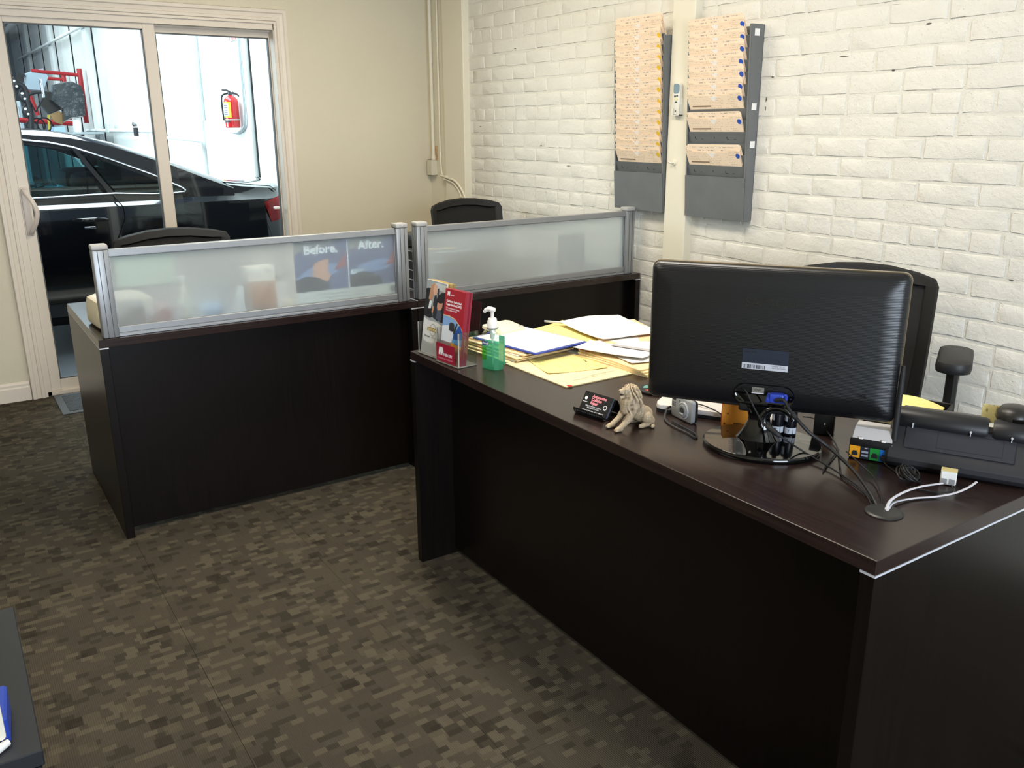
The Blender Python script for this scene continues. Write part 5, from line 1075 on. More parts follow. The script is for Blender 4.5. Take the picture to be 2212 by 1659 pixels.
pf([(-PXW, 0.078), (PXW, 0.078), (PXW, 0.272), (-PXW, 0.272)], '#5f6787', 2)
for x0 in (-PXW, 0.004):
    pf([(x0, 0.225), (x0+0.09, 0.238), (x0+0.21, 0.272), (x0, 0.272)], '#8c8a88', 3)
    pf([(x0, 0.13), (x0+0.05, 0.165), (x0+0.13, 0.185), (x0+0.205, 0.175), (x0+0.16, 0.14), (x0+0.05, 0.12)], '#7f93b8', 3)
    pf([(x0+0.155, 0.152), (x0+0.205, 0.215 if x0 < -0.1 else 0.225), (x0+0.207, 0.165)], '#9c4540', 4)
    pf([(x0, 0.08), (x0, 0.125), (x0+0.04, 0.138), (x0+0.09, 0.132), (x0+0.13, 0.105), (x0+0.14, 0.08)], '#3a3c40', 5)
pf([(-0.15, 0.12), (-0.14, 0.185), (-0.105, 0.195), (-0.08, 0.20), (-0.086, 0.155), (-0.075, 0.135), (-0.088, 0.112)], '#d3a083', 4)
pf([(0.004, 0.135), (0.02, 0.128), (0.05, 0.14), (0.09, 0.135), (0.05, 0.148), (0.015, 0.15)], '#c3cfd6', 6)
pf([(-0.002, 0.078), (0.002, 0.078), (0.002, 0.272), (-0.002, 0.272)], '#e9e9e9', 6)
PWHT = mat('poster_white', '#f2f2f2', 0.6)
text('Before.', 0.047, PWHT, t, fr(-0.0010, -0.178, 0.2225), bold=0.0016); text('After.', 0.047, PWHT, t, fr(-0.0010, 0.045, 0.2255), bold=0.0016)
PG = mat('poster_grey', '#8a8a86', 0.6)
text('Collision repair done right. Ask us about your claim.', 0.011, PG, t, fr(-0.0010, -0.14, 0.0595)); text('We stand behind our work with a guarantee', 0.009, PG, t, fr(-0.0010, -0.10, 0.046))
G().prism(ell(0.185, 0.056, 0.013, 0.013), 0.0003, 0.0006, VX).mk('logo_disc', PG, t)
# ------------------------------------------------------------------ on the desks behind the screens
t = thing('adding_machine', 'cream rounded machine at the left end of the desk behind the screen', 'machine', (-2.305, -1.86, H), R(4))
G().rings([[(x*f, y*f, z) for x, y in rrect(-0.10, 0.10, -0.12, 0.12, 0.045, 5)] for f, z in ((0.96, 0.008), (1.0, 0.018), (0.99, 0.075), (0.93, 0.098), (0.75, 0.106))]).mk('body', CPLAS, t, smooth=50)
G().rings([[(x*f, y*f, z) for x, y in rrect(-0.10, 0.10, -0.12, 0.12, 0.045, 5)] for f, z in ((0.90, 0.0005), (0.92, 0.009))]).mk('foot', BLACK_M, t)
t = thing('letter_tray', 'black stacked letter tray with silver edges between the two screens', 'letter tray', (-0.995, -1.80, H), R(0))
for s in (-1, 1): G().box(s*0.125-0.002, s*0.125+0.002, -0.17, 0.17, 0.0005, 0.172).mk('side_wall', BLACK_M, t)
G().box(-0.123, 0.123, 0.167, 0.17, 0.001, 0.172).mk('rear_wall', BLACK_M, t)
for k in range(5):
    sh_ = G().box(-0.123, 0.123, -0.165, 0.167, 0.002+k*0.0415, 0.004+k*0.0415).mk('shelf', BLACK_M, t)
    G().box(-0.1275, 0.1275, -0.171, -0.166, 0.001+k*0.0415, 0.005+k*0.0415).box(-0.1275, -0.1255, -0.166, 0.17, 0.001+k*0.0415, 0.005+k*0.0415).mk('silver_edge', STRIP, sh_)
t = tag(G().box(-0.10, 0.11, -0.13, 0.10, 0, 0.05, 0.006, 2).mk('label_printer', mat('printer_dark', '#24241f', 0.5), None, smooth=40), 'dark boxy printer lying on top of the stacked letter tray', 'printer'); t.location = (-0.985, -1.78, H+0.180)
t = tag(G().tube(spline([(-0.10, -0.05, 0.006), (-0.05, -0.09, 0.010), (0, -0.06, 0.006), (0.04, -0.10, 0.008)], 6), 0.005, 8).mk('foil_scrap', mat('foil_gold', '#cdb36a', 0.25, metal=0.8), None, smooth=60), 'crumpled shiny scrap on the edge of the letter tray top', 'scrap'); t.location = (-1.01, -1.875, H+0.1725)
t = thing('speaker', 'dark speaker blurred behind the bare frosted screen near the wall', 'speaker', (-0.205, -1.80, H), R(-12))
G().box(-0.05, 0.05, -0.06, 0.06, 0.0005, 0.165, 0.012, 2).mk('cabinet', BLACK, t, smooth=40); G().cyl((0, -0.0605, 0.10), (0, -0.064, 0.10), 0.034, n=20).mk('grille', BLACK_M, t)
t = thing('desk_phone', 'dark phone blurred low behind the bare frosted screen', 'phone', (-0.73, -1.90, H), R(8))
G().prism([(-0.1, 0.001), (0.1, 0.001), (0.1, 0.03), (-0.1, 0.095)], -0.09, 0.09, frame((0, 0, 0), (0, 1, 0), (0, 0, 1)) @ Matrix.Rotation(R(180), 4, 'Y')).mk('body', PHD, t)
G().tube([(-0.06, -0.09, 0.075), (-0.06, 0, 0.078), (-0.06, 0.09, 0.055)], [0.022, 0.016, 0.022], 10).mk('handset', PHD, t, smooth=50)

# ------------------------------------------------------------------ low table in the near left corner, door mat
TBL = mat('table_black', '#23262a', 0.42, nscale=250, nstr=0.06, ndist=0.0004)
t = thing('side_table', 'low black side table at the bottom left beside the aisle', 'table', (-3.105, -3.55, 0))
G().box(-0.295, 0.295, -0.265, 0.265, 0.42, 0.45, 0.002, 1).mk('tabletop', TBL, t)
for x in (-0.26, 0.26):
    for y in (-0.235, 0.235): G().box(x-0.03, x+0.03, y-0.03, y+0.03, 0, 0.42).mk('leg', mat('table_leg', '#111214', 0.5), t)
G().box(-0.26, 0.26, -0.25, -0.235, 0.18, 0.42).mk('apron', mat('table_leg', '#111214', 0.5), t); G().box(-0.26, 0.26, -0.24, 0.24, 0.14, 0.16).mk('shelf', TBL, t)
t = thing('tissue_box', 'blue box with white upright card on the low black table', 'box', (-2.902, -3.712, 0.45), R(-4))
G().box(-0.075, 0.055, -0.055, 0.05, 0.0005, 0.05, 0.004, 1).mk('body', mat('box_royal', '#2a45a8', 0.45), t)
G().prism(rrect(-0.075, 0.050, 0.014, 0.088, 0.008), 0, 0.004, fr(-0.0555)).mk('white_card', mat('card_cream', '#e0d8c6', 0.6), t)
t = tag(G().tube([(-0.02, -0.02, 0.008), (0.03, 0.0, 0.008), (0.045, 0.01, 0.008)], [0.007, 0.008, 0.006], 10).mk('bottle_stopper', WPLAS, None, smooth=50), 'small white stopper lying by the blue box on the low table', 'stopper'); t.location = (-2.90, -3.785, 0.45)
t = thing('door_mat', 'dark ribbed door mat with grey border by the sliding door', 'mat', (-1.96, -0.215, 0))
G().box(-0.47, 0.47, -0.20, 0.195, 0.0004, 0.006, 0.002, 1).mk('border', mat('mat_border', '#565a5e', 0.8), t)
def ribmat():
    m, t_, b = nt('mat_ribs'); tc = nd(t_, 'ShaderNodeTexCoord'); sp = nd(t_, 'ShaderNodeSeparateXYZ'); t_.links.new(tc.outputs['Object'], sp.inputs[0])
    n = nd(t_, 'ShaderNodeTexNoise'); n.inputs['Scale'].default_value = 40; t_.links.new(tc.outputs['Object'], n.inputs['Vector'])
    wv = math_n(t_, 'SINE', math_n(t_, 'ADD', math_n(t_, 'MULTIPLY', sp.outputs[1], 330), math_n(t_, 'MULTIPLY', n.outputs['Fac'], 9)))
    t_.links.new(mixc(t_, math_n(t_, 'MULTIPLY_ADD', wv, 0.5, 0.5), lin('#26292c'), lin('#4c5156')), b.inputs['Base Color']); b.inputs['Roughness'].default_value = 0.9
    bump(t_, b, wv, 0.6, 0.003); return m
G().box(-0.432, 0.432, -0.162, 0.157, 0.006, 0.0085).mk('ribbed_pile', ribmat(), t)
# ------------------------------------------------------------------ workshop beyond the glass door
def whitewall(name, hexc, bricky=True):
    m, t, b = nt(name); g = nd(t, 'ShaderNodeNewGeometry'); sp = nd(t, 'ShaderNodeSeparateXYZ'); t.links.new(g.outputs['Position'], sp.inputs[0])
    n = nd(t, 'ShaderNodeTexNoise'); n.inputs['Scale'].default_value = 1.1; n.inputs['Detail'].default_value = 6; t.links.new(g.outputs['Position'], n.inputs['Vector'])
    mr = nd(t, 'ShaderNodeMapRange'); mr.inputs[1].default_value = 0.45; mr.inputs[2].default_value = 0.72; t.links.new(n.outputs['Fac'], mr.inputs[0])
    c = lin(hexc); t.links.new(mixc(t, math_n(t, 'MULTIPLY', mr.outputs[0], 0.45), c, lin('#b9bbb2')), b.inputs['Base Color']); b.inputs['Roughness'].default_value = 0.7
    if bricky:
        cb = nd(t, 'ShaderNodeCombineXYZ'); t.links.new(sp.outputs[1], cb.inputs[0]); t.links.new(sp.outputs[2], cb.inputs[1])
        br = nd(t, 'ShaderNodeTexBrick'); br.inputs['Scale'].default_value = 1; br.inputs['Brick Width'].default_value = 0.2165; br.inputs['Row Height'].default_value = 0.0725; br.inputs['Mortar Size'].default_value = 0.005
        t.links.new(cb.outputs[0], br.inputs['Vector']); bump(t, b, math_n(t, 'SUBTRACT', 1.0, br.outputs['Fac']), 0.6, 0.004)
    return m
GW = whitewall('workshop_brick_paint', '#e2e6e2'); GP_ = whitewall('workshop_board_paint', '#e6eae8', False); DARKGAP = mat('dark_gap', '#15171a', 0.9)
struct(G().box(0.0, 0.3, 0.14, 27, 0, 4.9).mk('garage_wall', GW))
struct(G().box(-9, 0.3, 27, 27.2, 0, 4.9).mk('garage_wall', mat('workshop_end', '#9aa0a0', 0.8, var=0.2, vscale=0.6)))
struct(G().box(-9, 0.3, 0.14, 27, -0.15, -0.012).mk('garage_floor', mat('workshop_concrete', '#54585d', 0.45, var=0.25, vscale=0.8)))
struct(G().box(-9, 0.3, 8.9, 27, 4.9, 5.0).box(-9, -3.6, 0.14, 8.9, 4.9, 5.0).box(-0.3, 0.3, 0.14, 8.9, 4.9, 5.0).mk('garage_roof', mat('workshop_roof', '#aeb5b8', 0.8)))
struct(G().box(-9, 0.15, 0.135, 0.14, 2.62, 4.9).mk('garage_wall', mat('workshop_dark_wall', '#5c5b55', 0.8)))
struct(G().box(-9, DX0, 0.1305, 0.14, 0, 2.62).box(DX1, 0.0, 0.1305, 0.14, 0, 2.62).box(DX0, DX1, 0.1305, 0.14, DZ, 2.62).mk('garage_wall', mat('added_dark_panel', '#2f3032', 0.8)))  # unseen dark panel added to darken what the car's side reflects
for y in (7.75, 12.55, 17.3, 22.0):
    struct(G().box(-0.10, 0.0, y-0.16, y+0.28, 0, 4.9).mk('column', GP_)); struct(G().box(-0.016, 0.0, y-0.22, y-0.16, 0, 4.9).mk('gap_strip', DARKGAP))  # dark strips on the wall stand in for shaded gaps beside the posts
for k, y in enumerate((14.9, 19.6, 24.2)): struct(G().box(-0.016, 0.0, y-0.03, y+0.03, 0, 4.9).mk('gap_strip', DARKGAP))
struct(G().box(-0.045, 0.0, 3.68, 5.42, 0, 4.9).mk('trim_5', GP_)); struct(G().box(-0.010, 0.0, 3.655, 3.68, 0, 4.9).mk('gap_strip', DARKGAP)); struct(G().box(-0.02, 0.0, 5.42, 5.435, 0, 4.9).mk('gap_strip', DARKGAP)); struct(G().box(-0.09, 0.0, 5.46, 5.66, 0, 4.9).mk('column', GP_))
PIPE = mat('galvanised_pipe', '#b7c3c6', 0.4, metal=0.3)
def pipe(label, pts, r, m=PIPE): return tag(G().tube(pts, r, 8).mk('pipe', m, None, smooth=60), label, 'pipe')
pipe('thin galvanised pipe left of the fire extinguisher in the workshop', [(-0.065, 5.34, 4.8), (-0.065, 5.34, 1.50)], 0.016)
pipe('second thin pipe beside the grey post in the workshop', [(-0.11, 5.50, 4.8), (-0.11, 5.50, 1.52)], 0.014, GP_)
pipe('grey conduit bending towards the fire extinguisher foot', spline([(-0.065, 3.78, 4.8), (-0.065, 3.78, 2.2), (-0.065, 3.79, 1.55), (-0.065, 3.86, 1.42), (-0.065, 4.05, 1.375), (-0.065, 4.22, 1.37)], 6), 0.014)
pipe('white pipe running level along the workshop wall', [(-0.12, 7.6, 1.385), (-0.12, 13.6, 1.385)], 0.03, GP_)
pipe('white conduit running level below the extinguisher', [(-0.11, 5.3, 1.28), (-0.11, 7.3, 1.30)], 0.02, GP_)
pipe('thin white pipe crossing high on the workshop wall', [(-0.14, 11.6, 3.12), (-0.14, 24.0, 3.30)], 0.03, GP_)
pipe('thick white pipe crossing high at the far end of the workshop', [(-0.45, 14.5, 3.85), (-0.45, 26.5, 3.95)], 0.06, GP_)
t = thing('electric_socket', 'dark socket box with lever on the workshop wall by the door stile', 'socket', (-0.145, 8.75, 1.36))
G().box(-0.04, 0, -0.08, 0.08, -0.05, 0.07, 0.005, 1).mk('box', BLACK_M, t); G().tube([(-0.03, -0.1, 0.10), (-0.05, -0.02, 0.13), (-0.03, 0.05, 0.10)], 0.02, 8).mk('lever', GREY_M, t, smooth=60)
t = thing('wall_socket', 'pale socket plate on the level pipe of the workshop wall', 'socket', (-0.125, 11.2, 1.40)); G().box(-0.04, 0, -0.12, 0.12, -0.05, 0.10, 0.01, 1).mk('plate', mat('socket_mint', '#bccac2', 0.5), t)

# --- fire extinguisher and its sign
RED = mat('extinguisher_red', '#c4141c', 0.25, coat=0.4)
t = thing('fire_extinguisher', 'red fire extinguisher with yellow label on the workshop wall', 'extinguisher', (-0.135, at(500, 235, 'x', -0.135).y, 1.42), R(-25))
cy_ = G().lathe([(0.066, 0.0), (0.072, 0.006), (0.072, 0.245), (0.066, 0.275), (0.045, 0.298), (0.022, 0.308), (0.020, 0.322)], 28).mk('cylinder', RED, t, smooth=40)
def wrap(a0, a1, z0, z1, r, c_, nm, lay): 
    return G().rings([[(r*math.sin(R(a0+(a1-a0)*k/10)), -r*math.cos(R(a0+(a1-a0)*k/10)), z) for k in range(11)] for z in (z0, z1)], False, False).mk(nm, mat('ext_'+c_[1:], c_, 0.45), cy_)
wrap(-75, 5, 0.10, 0.248, 0.0726, '#e9d33c', 'label', 1); wrap(-70, -14, 0.115, 0.235, 0.0731, '#e8e8ee', 'label', 2); wrap(-90, 90, 0.072, 0.084, 0.0736, '#c7cacd', 'strap', 1)
for z in (0.125, 0.145, 0.165, 0.19, 0.21): wrap(-60, -24, z, z+0.008, 0.0736, '#3f4c86', 'label_print', 3)
wrap(-60, -10, 0.052, 0.07, 0.0739, '#33373a', 'buckle', 2)
G().cyl((0, 0, 0.318), (0, 0, 0.345), 0.024, n=14).mk('valve', mat('valve_steel', '#4d5256', 0.35, metal=0.7), t, smooth=40)
G().tube([(0.0, 0, 0.345), (-0.03, -0.02, 0.362), (-0.07, -0.05, 0.362)], [0.012, 0.009, 0.008], 8).tube([(0.02, 0.01, 0.34), (0.06, 0.04, 0.325), (0.085, 0.055, 0.30)], [0.012, 0.01, 0.009], 8).mk('handle', mat('valve_steel', '#4d5256', 0.35, metal=0.7), t, smooth=50)
G().tube(spline([(-0.02, 0, 0.335), (-0.075, -0.02, 0.31), (-0.085, -0.03, 0.24), (-0.08, -0.035, 0.12), (-0.078, -0.035, 0.07)], 5), 0.009, 8).mk('hose', BLACK_M, t, smooth=60)
G().box(-0.03, 0.03, 0.06, 0.085, 0.26, 0.33, 0.004, 1).mk('bracket', PIPE, t)
t = thing('fire_sign', 'red sign with striped white border above the fire extinguisher', 'sign', (-0.055, at(503, 88, 'x', -0.055).y, at(503, 88, 'x', -0.055).z), R(-90))
sg = G().box(-0.12, 0.12, 0, 0.006, 0, 0.42, 0.001, 1).mk('plate', mat('sign_white', '#efefef', 0.5), t)
G().box(-0.095, 0.095, -0.001, 0.0, 0.075, 0.40).mk('red_field', RED, t)
for k in range(6): G().prism([(-0.118+k*0.04, 0.004), (-0.10+k*0.04, 0.004), (-0.085+k*0.04, 0.068), (-0.103+k*0.04, 0.068)], 0, 0.001, VX).mk('stripe', RED, t)
text('FIRE', 0.085, WINK, t, fr(-0.0012, -0.085, 0.30), bold=0.002); G().prism([(0, 0.09), (0.05, 0.15), (0.02, 0.15), (0.02, 0.26), (-0.02, 0.26), (-0.02, 0.15), (-0.05, 0.15)], 0.001, 0.002, VX).mk('arrow', WINK, t)

# --- the parked black saloon (nose to the left)
CARP = mat('car_black', '#0a0b12', 0.10, coat=0.8, spec=0.6); CGL = glass_mat('car_glass', (0.50, 0.70, 0.72, 1), 0.04); CHR = mat('car_chrome', '#d6dae6', 0.12, metal=0.9); CTR = mat('car_trim_black', '#17171c', 0.35)
t = thing('car', 'black saloon car parked in the workshop beyond the sliding door', 'car', (0, 0, 0)); YC = 1.93
def lerp_tab(tab, x):
    for (a, va), (b, vb) in zip(tab, tab[1:]):
        if a >= x >= b or a <= x <= b:
            f = (x-a)/(b-a) if b != a else 0; f = f*f*(3-2*f) if False else f; return va+(vb-va)*f
    return tab[0][1] if abs(x-tab[0][0]) < abs(x-tab[-1][0]) else tab[-1][1]
SIDE = [(-0.545, 1.80), (-0.56, 1.55), (-0.60, 1.30), (-0.66, 1.12), (-0.72, 1.055), (-0.80, 1.025), (-0.95, 1.005), (-1.3, 1.0), (-4.6, 1.0), (-5.0, 1.06), (-5.25, 1.25), (-5.36, 1.5), (-5.4, 1.8)]
DECK = [(-0.545, 0.985), (-0.60, 1.012), (-0.72, 1.008), (-0.95, 1.030), (-1.15, 1.060), (-1.6, 1.02), (-3.9, 1.0), (-4.4, 0.92), (-5.0, 0.82), (-5.4, 0.68)]
xs = [-0.545, -0.56, -0.58, -0.60, -0.63, -0.66, -0.69, -0.72, -0.76, -0.80, -0.87, -0.95, -1.05, -1.15, -1.3, -1.5, -1.8, -2.2, -2.7, -3.2, -3.7, -4.2, -4.6, -4.85, -5.0, -5.15, -5.25, -5.32, -5.36, -5.4]
def sect(x):
    s = lerp_tab(SIDE, x); d = lerp_tab(DECK, x); k = min(1, (YC-s)/0.93)
    near = [(YC, 0.17), (s+0.10*k, 0.17), (s+0.02*k, 0.24), (s-0.006*k, 0.42), (s-0.012*k, 0.62), (s, 0.80), (s+0.004*k, 0.905), (s+0.008*k, 0.932), (s+0.018*k, 0.938), (s+0.070*k, 0.975), (s+0.085*k, d-0.010), (s+0.16*k, d+0.012), (s+0.5*k, d+0.024), (YC, d+0.03)]
    return near+[(2*YC-y, z) for y, z in near[-2:0:-1]]
G().rings([[(x, y, z) for y, z in sect(x)] for x in xs]).mk('body', CARP, t, smooth=38)
ROOF = [(-1.02, 1.055), (-1.20, 1.130), (-1.34, 1.192), (-1.45, 1.232), (-1.60, 1.288), (-1.76, 1.344), (-1.98, 1.400), (-2.175, 1.424), (-2.4, 1.432), (-2.9, 1.432), (-3.3, 1.40), (-3.7, 1.26), (-4.05, 1.10), (-4.3, 1.0)]
SL_ = 0.44
def yw(z): return 1.062+(z-1.0)*SL_
def csect(x):
    zc_ = lerp_tab(ROOF, x); zr = max(1.0, zc_-0.045); yr = yw(zr)
    near = [(1.055, 0.96), (yr, zr), (yr+0.035, zr+0.022), (yr+0.12, zr+0.036), (YC-0.25, zc_-0.002), (YC, zc_)]
    return near+[(2*YC-y, z) for y, z in near[-2::-1]]
g = G(); cs_ = [[g.b.verts.new((x, y, z)) for y, z in csect(x)] for x, _ in ROOF]; nn_ = len(cs_[0])
for (xa, _), (xb, _), ra, rb2 in zip(ROOF, ROOF[1:], cs_, cs_[1:]):
    for i in range(nn_):
        if -3.71 < xb < -1.46 and i in (0, nn_-2): continue        # open sides where the windows sit
        g.b.faces.new((ra[i], ra[(i+1) % nn_], rb2[(i+1) % nn_], rb2[i]))
g.b.faces.new(cs_[0]); g.b.faces.new(cs_[-1])
g.mk('cabin', CARP, t, smooth=32)
CIN = mat('car_interior', '#17171a', 0.8)
for y in (1.25, 2.05): G().box(-1.98, -1.62, y, y+0.55, 0.97, 1.13, 0.06, 2).mk('rear_seat', CIN, t, smooth=40)
for y in (1.40, 2.20): G().box(-1.80, -1.70, y, y+0.26, 1.14, 1.30, 0.04, 2).mk('head_rest', CIN, t, smooth=40)
for y in (1.25, 2.05): G().box(-2.95, -2.80, y, y+0.5, 0.97, 1.22, 0.05, 2).mk('front_seat', CIN, t, smooth=40)
def atp(u, v, off=0.0):
    o = cam.matrix_world.translation; d = cam.matrix_world.to_3x3() @ Vector(((u-1106)/1862.44, -(v-829.5)/1862.44, -1))
    # plane y - SL_*z = 1.062 - SL_ - off
    k = (1.062-SL_-off-(o.y-SL_*o.z))/(d.y-SL_*d.z); return o+d*k
def z3(x, y): return (x/6.636, 250+y/6.636)
def z4(x, y): return (330+x/6.636, 270+y/6.636)
def panel(pts, off, th, m, nm, px_=True):
    P = [atp(*p, off) for p in pts] if px_ else pts
    nrm = Vector((0, -1, SL_)).normalized(); g = G()
    a = [g.b.verts.new(p) for p in P]; b = [g.b.verts.new(p+nrm*th) for p in P]; n = len(P)
    g.b.faces.new(a); g.b.faces.new(b[::-1])
    for i in range(n): g.b.faces.new((a[i], a[(i+1) % n], b[(i+1) % n], b[i]))
    return g.mk(nm, m, t)
# extended to the left beyond the frame along the same lines
WL = -60
TOPL = [z3(-900, 290), z3(290, 402), z3(980, 490), z3(1190, 540), z3(1700, 715), z3(2190, 900), z4(275, 850), z4(410, 928)]
BOTL = [z3(-900, 1255), z3(430, 1190), z3(1240, 1128), z3(1660, 1100), z4(0, 978), z4(410, 940)]
def band(P, nm, m):
    for far in (False, True):
        g = G(); nrm = Vector((0, -1, SL_)).normalized()
        Q = [Vector((p.x, 2*YC-p.y if far else p.y, p.z)) for p in P]; nv = Vector((0, 1 if far else -1, SL_)).normalized()
        n = len(Q)//2; top, bot = Q[:n], Q[n:]
        for k in range(n-1):
            a_ = [g.b.verts.new(v) for v in (top[k], top[k+1], bot[k+1], bot[k])]; b_ = [g.b.verts.new(v-nv*0.02) for v in (top[k], top[k+1], bot[k+1], bot[k])]
            g.b.faces.new(a_); g.b.faces.new(b_[::-1])
            for i in range(4): g.b.faces.new((a_[i], a_[(i+1) % 4], b_[(i+1) % 4], b_[i]))
        bmesh.ops.remove_doubles(g.b, verts=g.b.verts, dist=0.0005); g.mk(nm, m, t)
tp = [atp(*p, 0.002) for p in TOPL]; band([Vector((p.x, yw(max(1.0, lerp_tab(ROOF, p.x)-0.040)), max(1.0, lerp_tab(ROOF, p.x)-0.040))) for p in tp]+tp, 'upper_frame', CTR)
bp_ = [atp(*p, 0.002) for p in BOTL]; band(bp_+[Vector((p.x, yw(0.955), 0.955)) for p in bp_], 'lower_frame', CTR)
panel([z3(-900, 290), z3(290, 402), z3(980, 490), z3(1235, 800), z3(1245, 1120), z3(-900, 1250)], 0.008, 0.002, CGL, 'side_window')
panel([z3(1262, 850), z3(1470, 1105), z3(1268, 1122)], 0.008, 0.002, CGL, 'side_window')
panel([z3(1190, 540), z3(2190, 900), z4(275, 850), z4(410, 928), z4(380, 945), z4(0, 975), z3(1660, 1095)], 0.008, 0.002, CGL, 'quarter_window')
panel([z3(1010, 455), z3(1100, 480), z3(1640, 1110), z3(1560, 1118)], 0.009, 0.004, CTR, 'pillar')
def strip(pts, r, m, nm, off=0.008): return G().tube([atp(*p, off) for p in pts], r, 8).mk(nm, m, t, smooth=60)
far_pts = [atp(*p, 0.008) for p in (z3(-900, 290), z3(290, 402), z3(980, 490), z3(2190, 900), z4(410, 935), z3(-900, 1255))]
g = G(); va = [g.b.verts.new((p.x, 2*YC-p.y, p.z)) for p in far_pts]; vb = [g.b.verts.new((p.x, 2*YC-p.y+0.002, p.z)) for p in far_pts]; g.b.faces.new(va); g.b.faces.new(vb[::-1])
g.mk('far_window', CGL, t)
strip([z3(-900, 235), z3(280, 345), z3(700, 385), z3(1040, 452), z3(1600, 630), z3(2190, 845), z4(275, 832), z4(420, 895), z4(470, 932), z4(450, 960), z4(290, 978), z4(0, 990), z3(1640, 1115), z3(430, 1192), z3(-900, 1285)], 0.007, CHR, 'chrome_trim')
def ybody(x, z):
    s = lerp_tab(SIDE, x); return s
def ln(pts, r, m, nm): return G().tube(pts, r, 6).mk(nm, m, t, smooth=60)
ln([(-1.812, 1.05, 1.0), (-1.790, 1.015, 0.955), (-1.768, 0.997, 0.92), (-1.768, 0.992, 0.85), (-1.80, 0.985, 0.78), (-1.86, 0.984, 0.66), (-1.93, 0.986, 0.50), (-2.0, 0.99, 0.3)], 0.0035, INK, 'door_gap')
ln([(-0.82, 1.022, 0.765), (-0.80, 1.02, 0.70), (-0.79, 1.02, 0.60), (-0.78, 1.02, 0.45)], 0.003, INK, 'bumper_gap')
ln([(-1.15, 1.118, 1.064), (-0.95, 1.092, 1.036), (-0.74, 1.12, 1.012), (-0.70, 1.125, 0.98)], 0.003, INK, 'boot_gap')
h_ = G().tube([(-2.085, 0.992, 0.855), (-2.06, 0.972, 0.858), (-1.98, 0.962, 0.858), (-1.90, 0.972, 0.856), (-1.875, 0.992, 0.853)], [0.010, 0.014, 0.015, 0.014, 0.010], 10).mk('door_handle', CARP, t, smooth=60)
G().box(-2.02, -1.955, 0.982, 0.986, 0.798, 0.812, 0.002, 1).mk('handle_bright_strip', CHR, h_)  # chrome strip put in for the bright bottom of the handle recess
TL = mat('tail_light_red', '#d3121f', 0.15, coat=0.6); ta = [(-0.826, 0.910), (-0.783, 0.764), (-0.672, 0.783), (-0.655, 0.853), (-0.715, 0.950)]
def tl(u, v):
    # top edge from (-.826,.910) to (-.70,.95); bottom edge from (-.783,.764) to (-.66,.785)
    top = Vector((-0.826, 0.908)).lerp(Vector((-0.700, 0.948)), u); bot = Vector((-0.783, 0.766)).lerp(Vector((-0.655, 0.785)), u)
    p = bot.lerp(top, v); x = p.x; bul = 0.035*math.sin(math.pi*v)*u; x += bul
    return (x, ybody(max(-0.80, min(-0.545, x)), 0)-0.012+0.006*(abs(2*v-1)), p.y)
tg = G().grid(tl, 8, 6); bmesh.ops.solidify(tg.b, geom=list(tg.b.faces), thickness=0.012)
tl_o = tg.mk('tail_light', TL, t, smooth=50)
G().box(-0.705, -0.675, 1.015, 1.03, 0.868, 0.884, 0.003, 1).mk('light_highlight', mat('highlight_pale', '#e7c9c9', 0.2), tl_o)  # highlight on the tail light, put in as a pale block
for cx in (-1.62, -4.5):
    for cy, s in ((1.03, 1), (2*YC-1.03, -1)):
        wh = G().lathe([(0.20, 0.0), (0.30, 0.0), (0.325, 0.03), (0.325, 0.18), (0.30, 0.21), (0.2, 0.21)], 32).mk('tyre', mat('tyre_rubber', '#141414', 0.85), t, smooth=40)
        wh.matrix_local = Matrix.Translation((cx, cy-0.035*s, 0.313)) @ Matrix.Rotation(R(-90*s), 4, 'X')
        rm = G().lathe([(0.0, 0.01), (0.05, 0.0), (0.18, 0.02), (0.205, 0.012), (0.205, 0.19)], 20).mk('rim', ALU, wh, smooth=40)

# --- red wall rack with car parts hanging from it, far along the wall
RK = mat('rack_red', '#b3262c', 0.45); YR = 13.6
t = thing('parts_rack', 'red steel wall rack with long arms at the far end of the workshop', 'rack', (-0.11, YR, 0))
def rel(u, v, y): p = at(u, v, 'y', y); return Vector((p.x+0.11, y-YR, p.z))
G().tube([(0.0, 0, 2.50), (0, 0, 1.52)], 0.045, 8).mk('upright', RK, t); G().tube([(0.0, 2.2, 2.55), (0, 2.2, 1.6)], 0.045, 8).mk('upright', RK, t)
G().tube([(0.0, 0, 2.38), (-0.80, 0, 2.44)], 0.032, 8).mk('arm', RK, t); G().tube([(0.0, 2.2, 2.40), (-0.78, 2.2, 2.44)], 0.032, 8).mk('arm', RK, t)
G().tube([(-0.05, 1.5, 1.52), (-1.15, 1.5, 1.60)], 0.05, 8).mk('arm', RK, t); G().tube([(-0.62, 3.0, 2.2), (-0.5, 3.0, 1.7)], 0.045, 8).mk('arm', RK, t)
def tr5(x, y): return (x/8.508, 100+y/8.508)
def chunk(name, label, cat, pts, y, th, m, bev=0.0, bulge=0.0, smooth=40):
    """a car part with real thickness hanging at distance y"""
    P = [at(*tr5(*p), 'y', y) for p in pts]; c = sum(P, Vector())/len(P); g = G()
    a = [g.b.verts.new((p.x, y+th*(0.5 if bulge else 0), p.z)) for p in P]; k = [g.b.verts.new((c.x+(p.x-c.x)*0.93, y-bulge, c.z+(p.z-c.z)*0.93)) for p in P] if bulge else None
    b = [g.b.verts.new((p.x, y+th, p.z)) for p in P]; n = len(P)
    front = k or a
    g.b.faces.new(front); g.b.faces.new(b[::-1])
    for lo, hi in ([(k, a), (a, b)] if k else [(a, b)]):
        for i in range(n): g.b.faces.new((lo[i], lo[(i+1) % n], hi[(i+1) % n], hi[i]))
    return tag(g.mk(name, m, None, smooth=smooth), label, cat)
CREASE = mat('fender_graphite', '#2a3134', 0.25, coat=0.5, nscale=5, nstr=0.9, ndist=0.12)
fd = G()
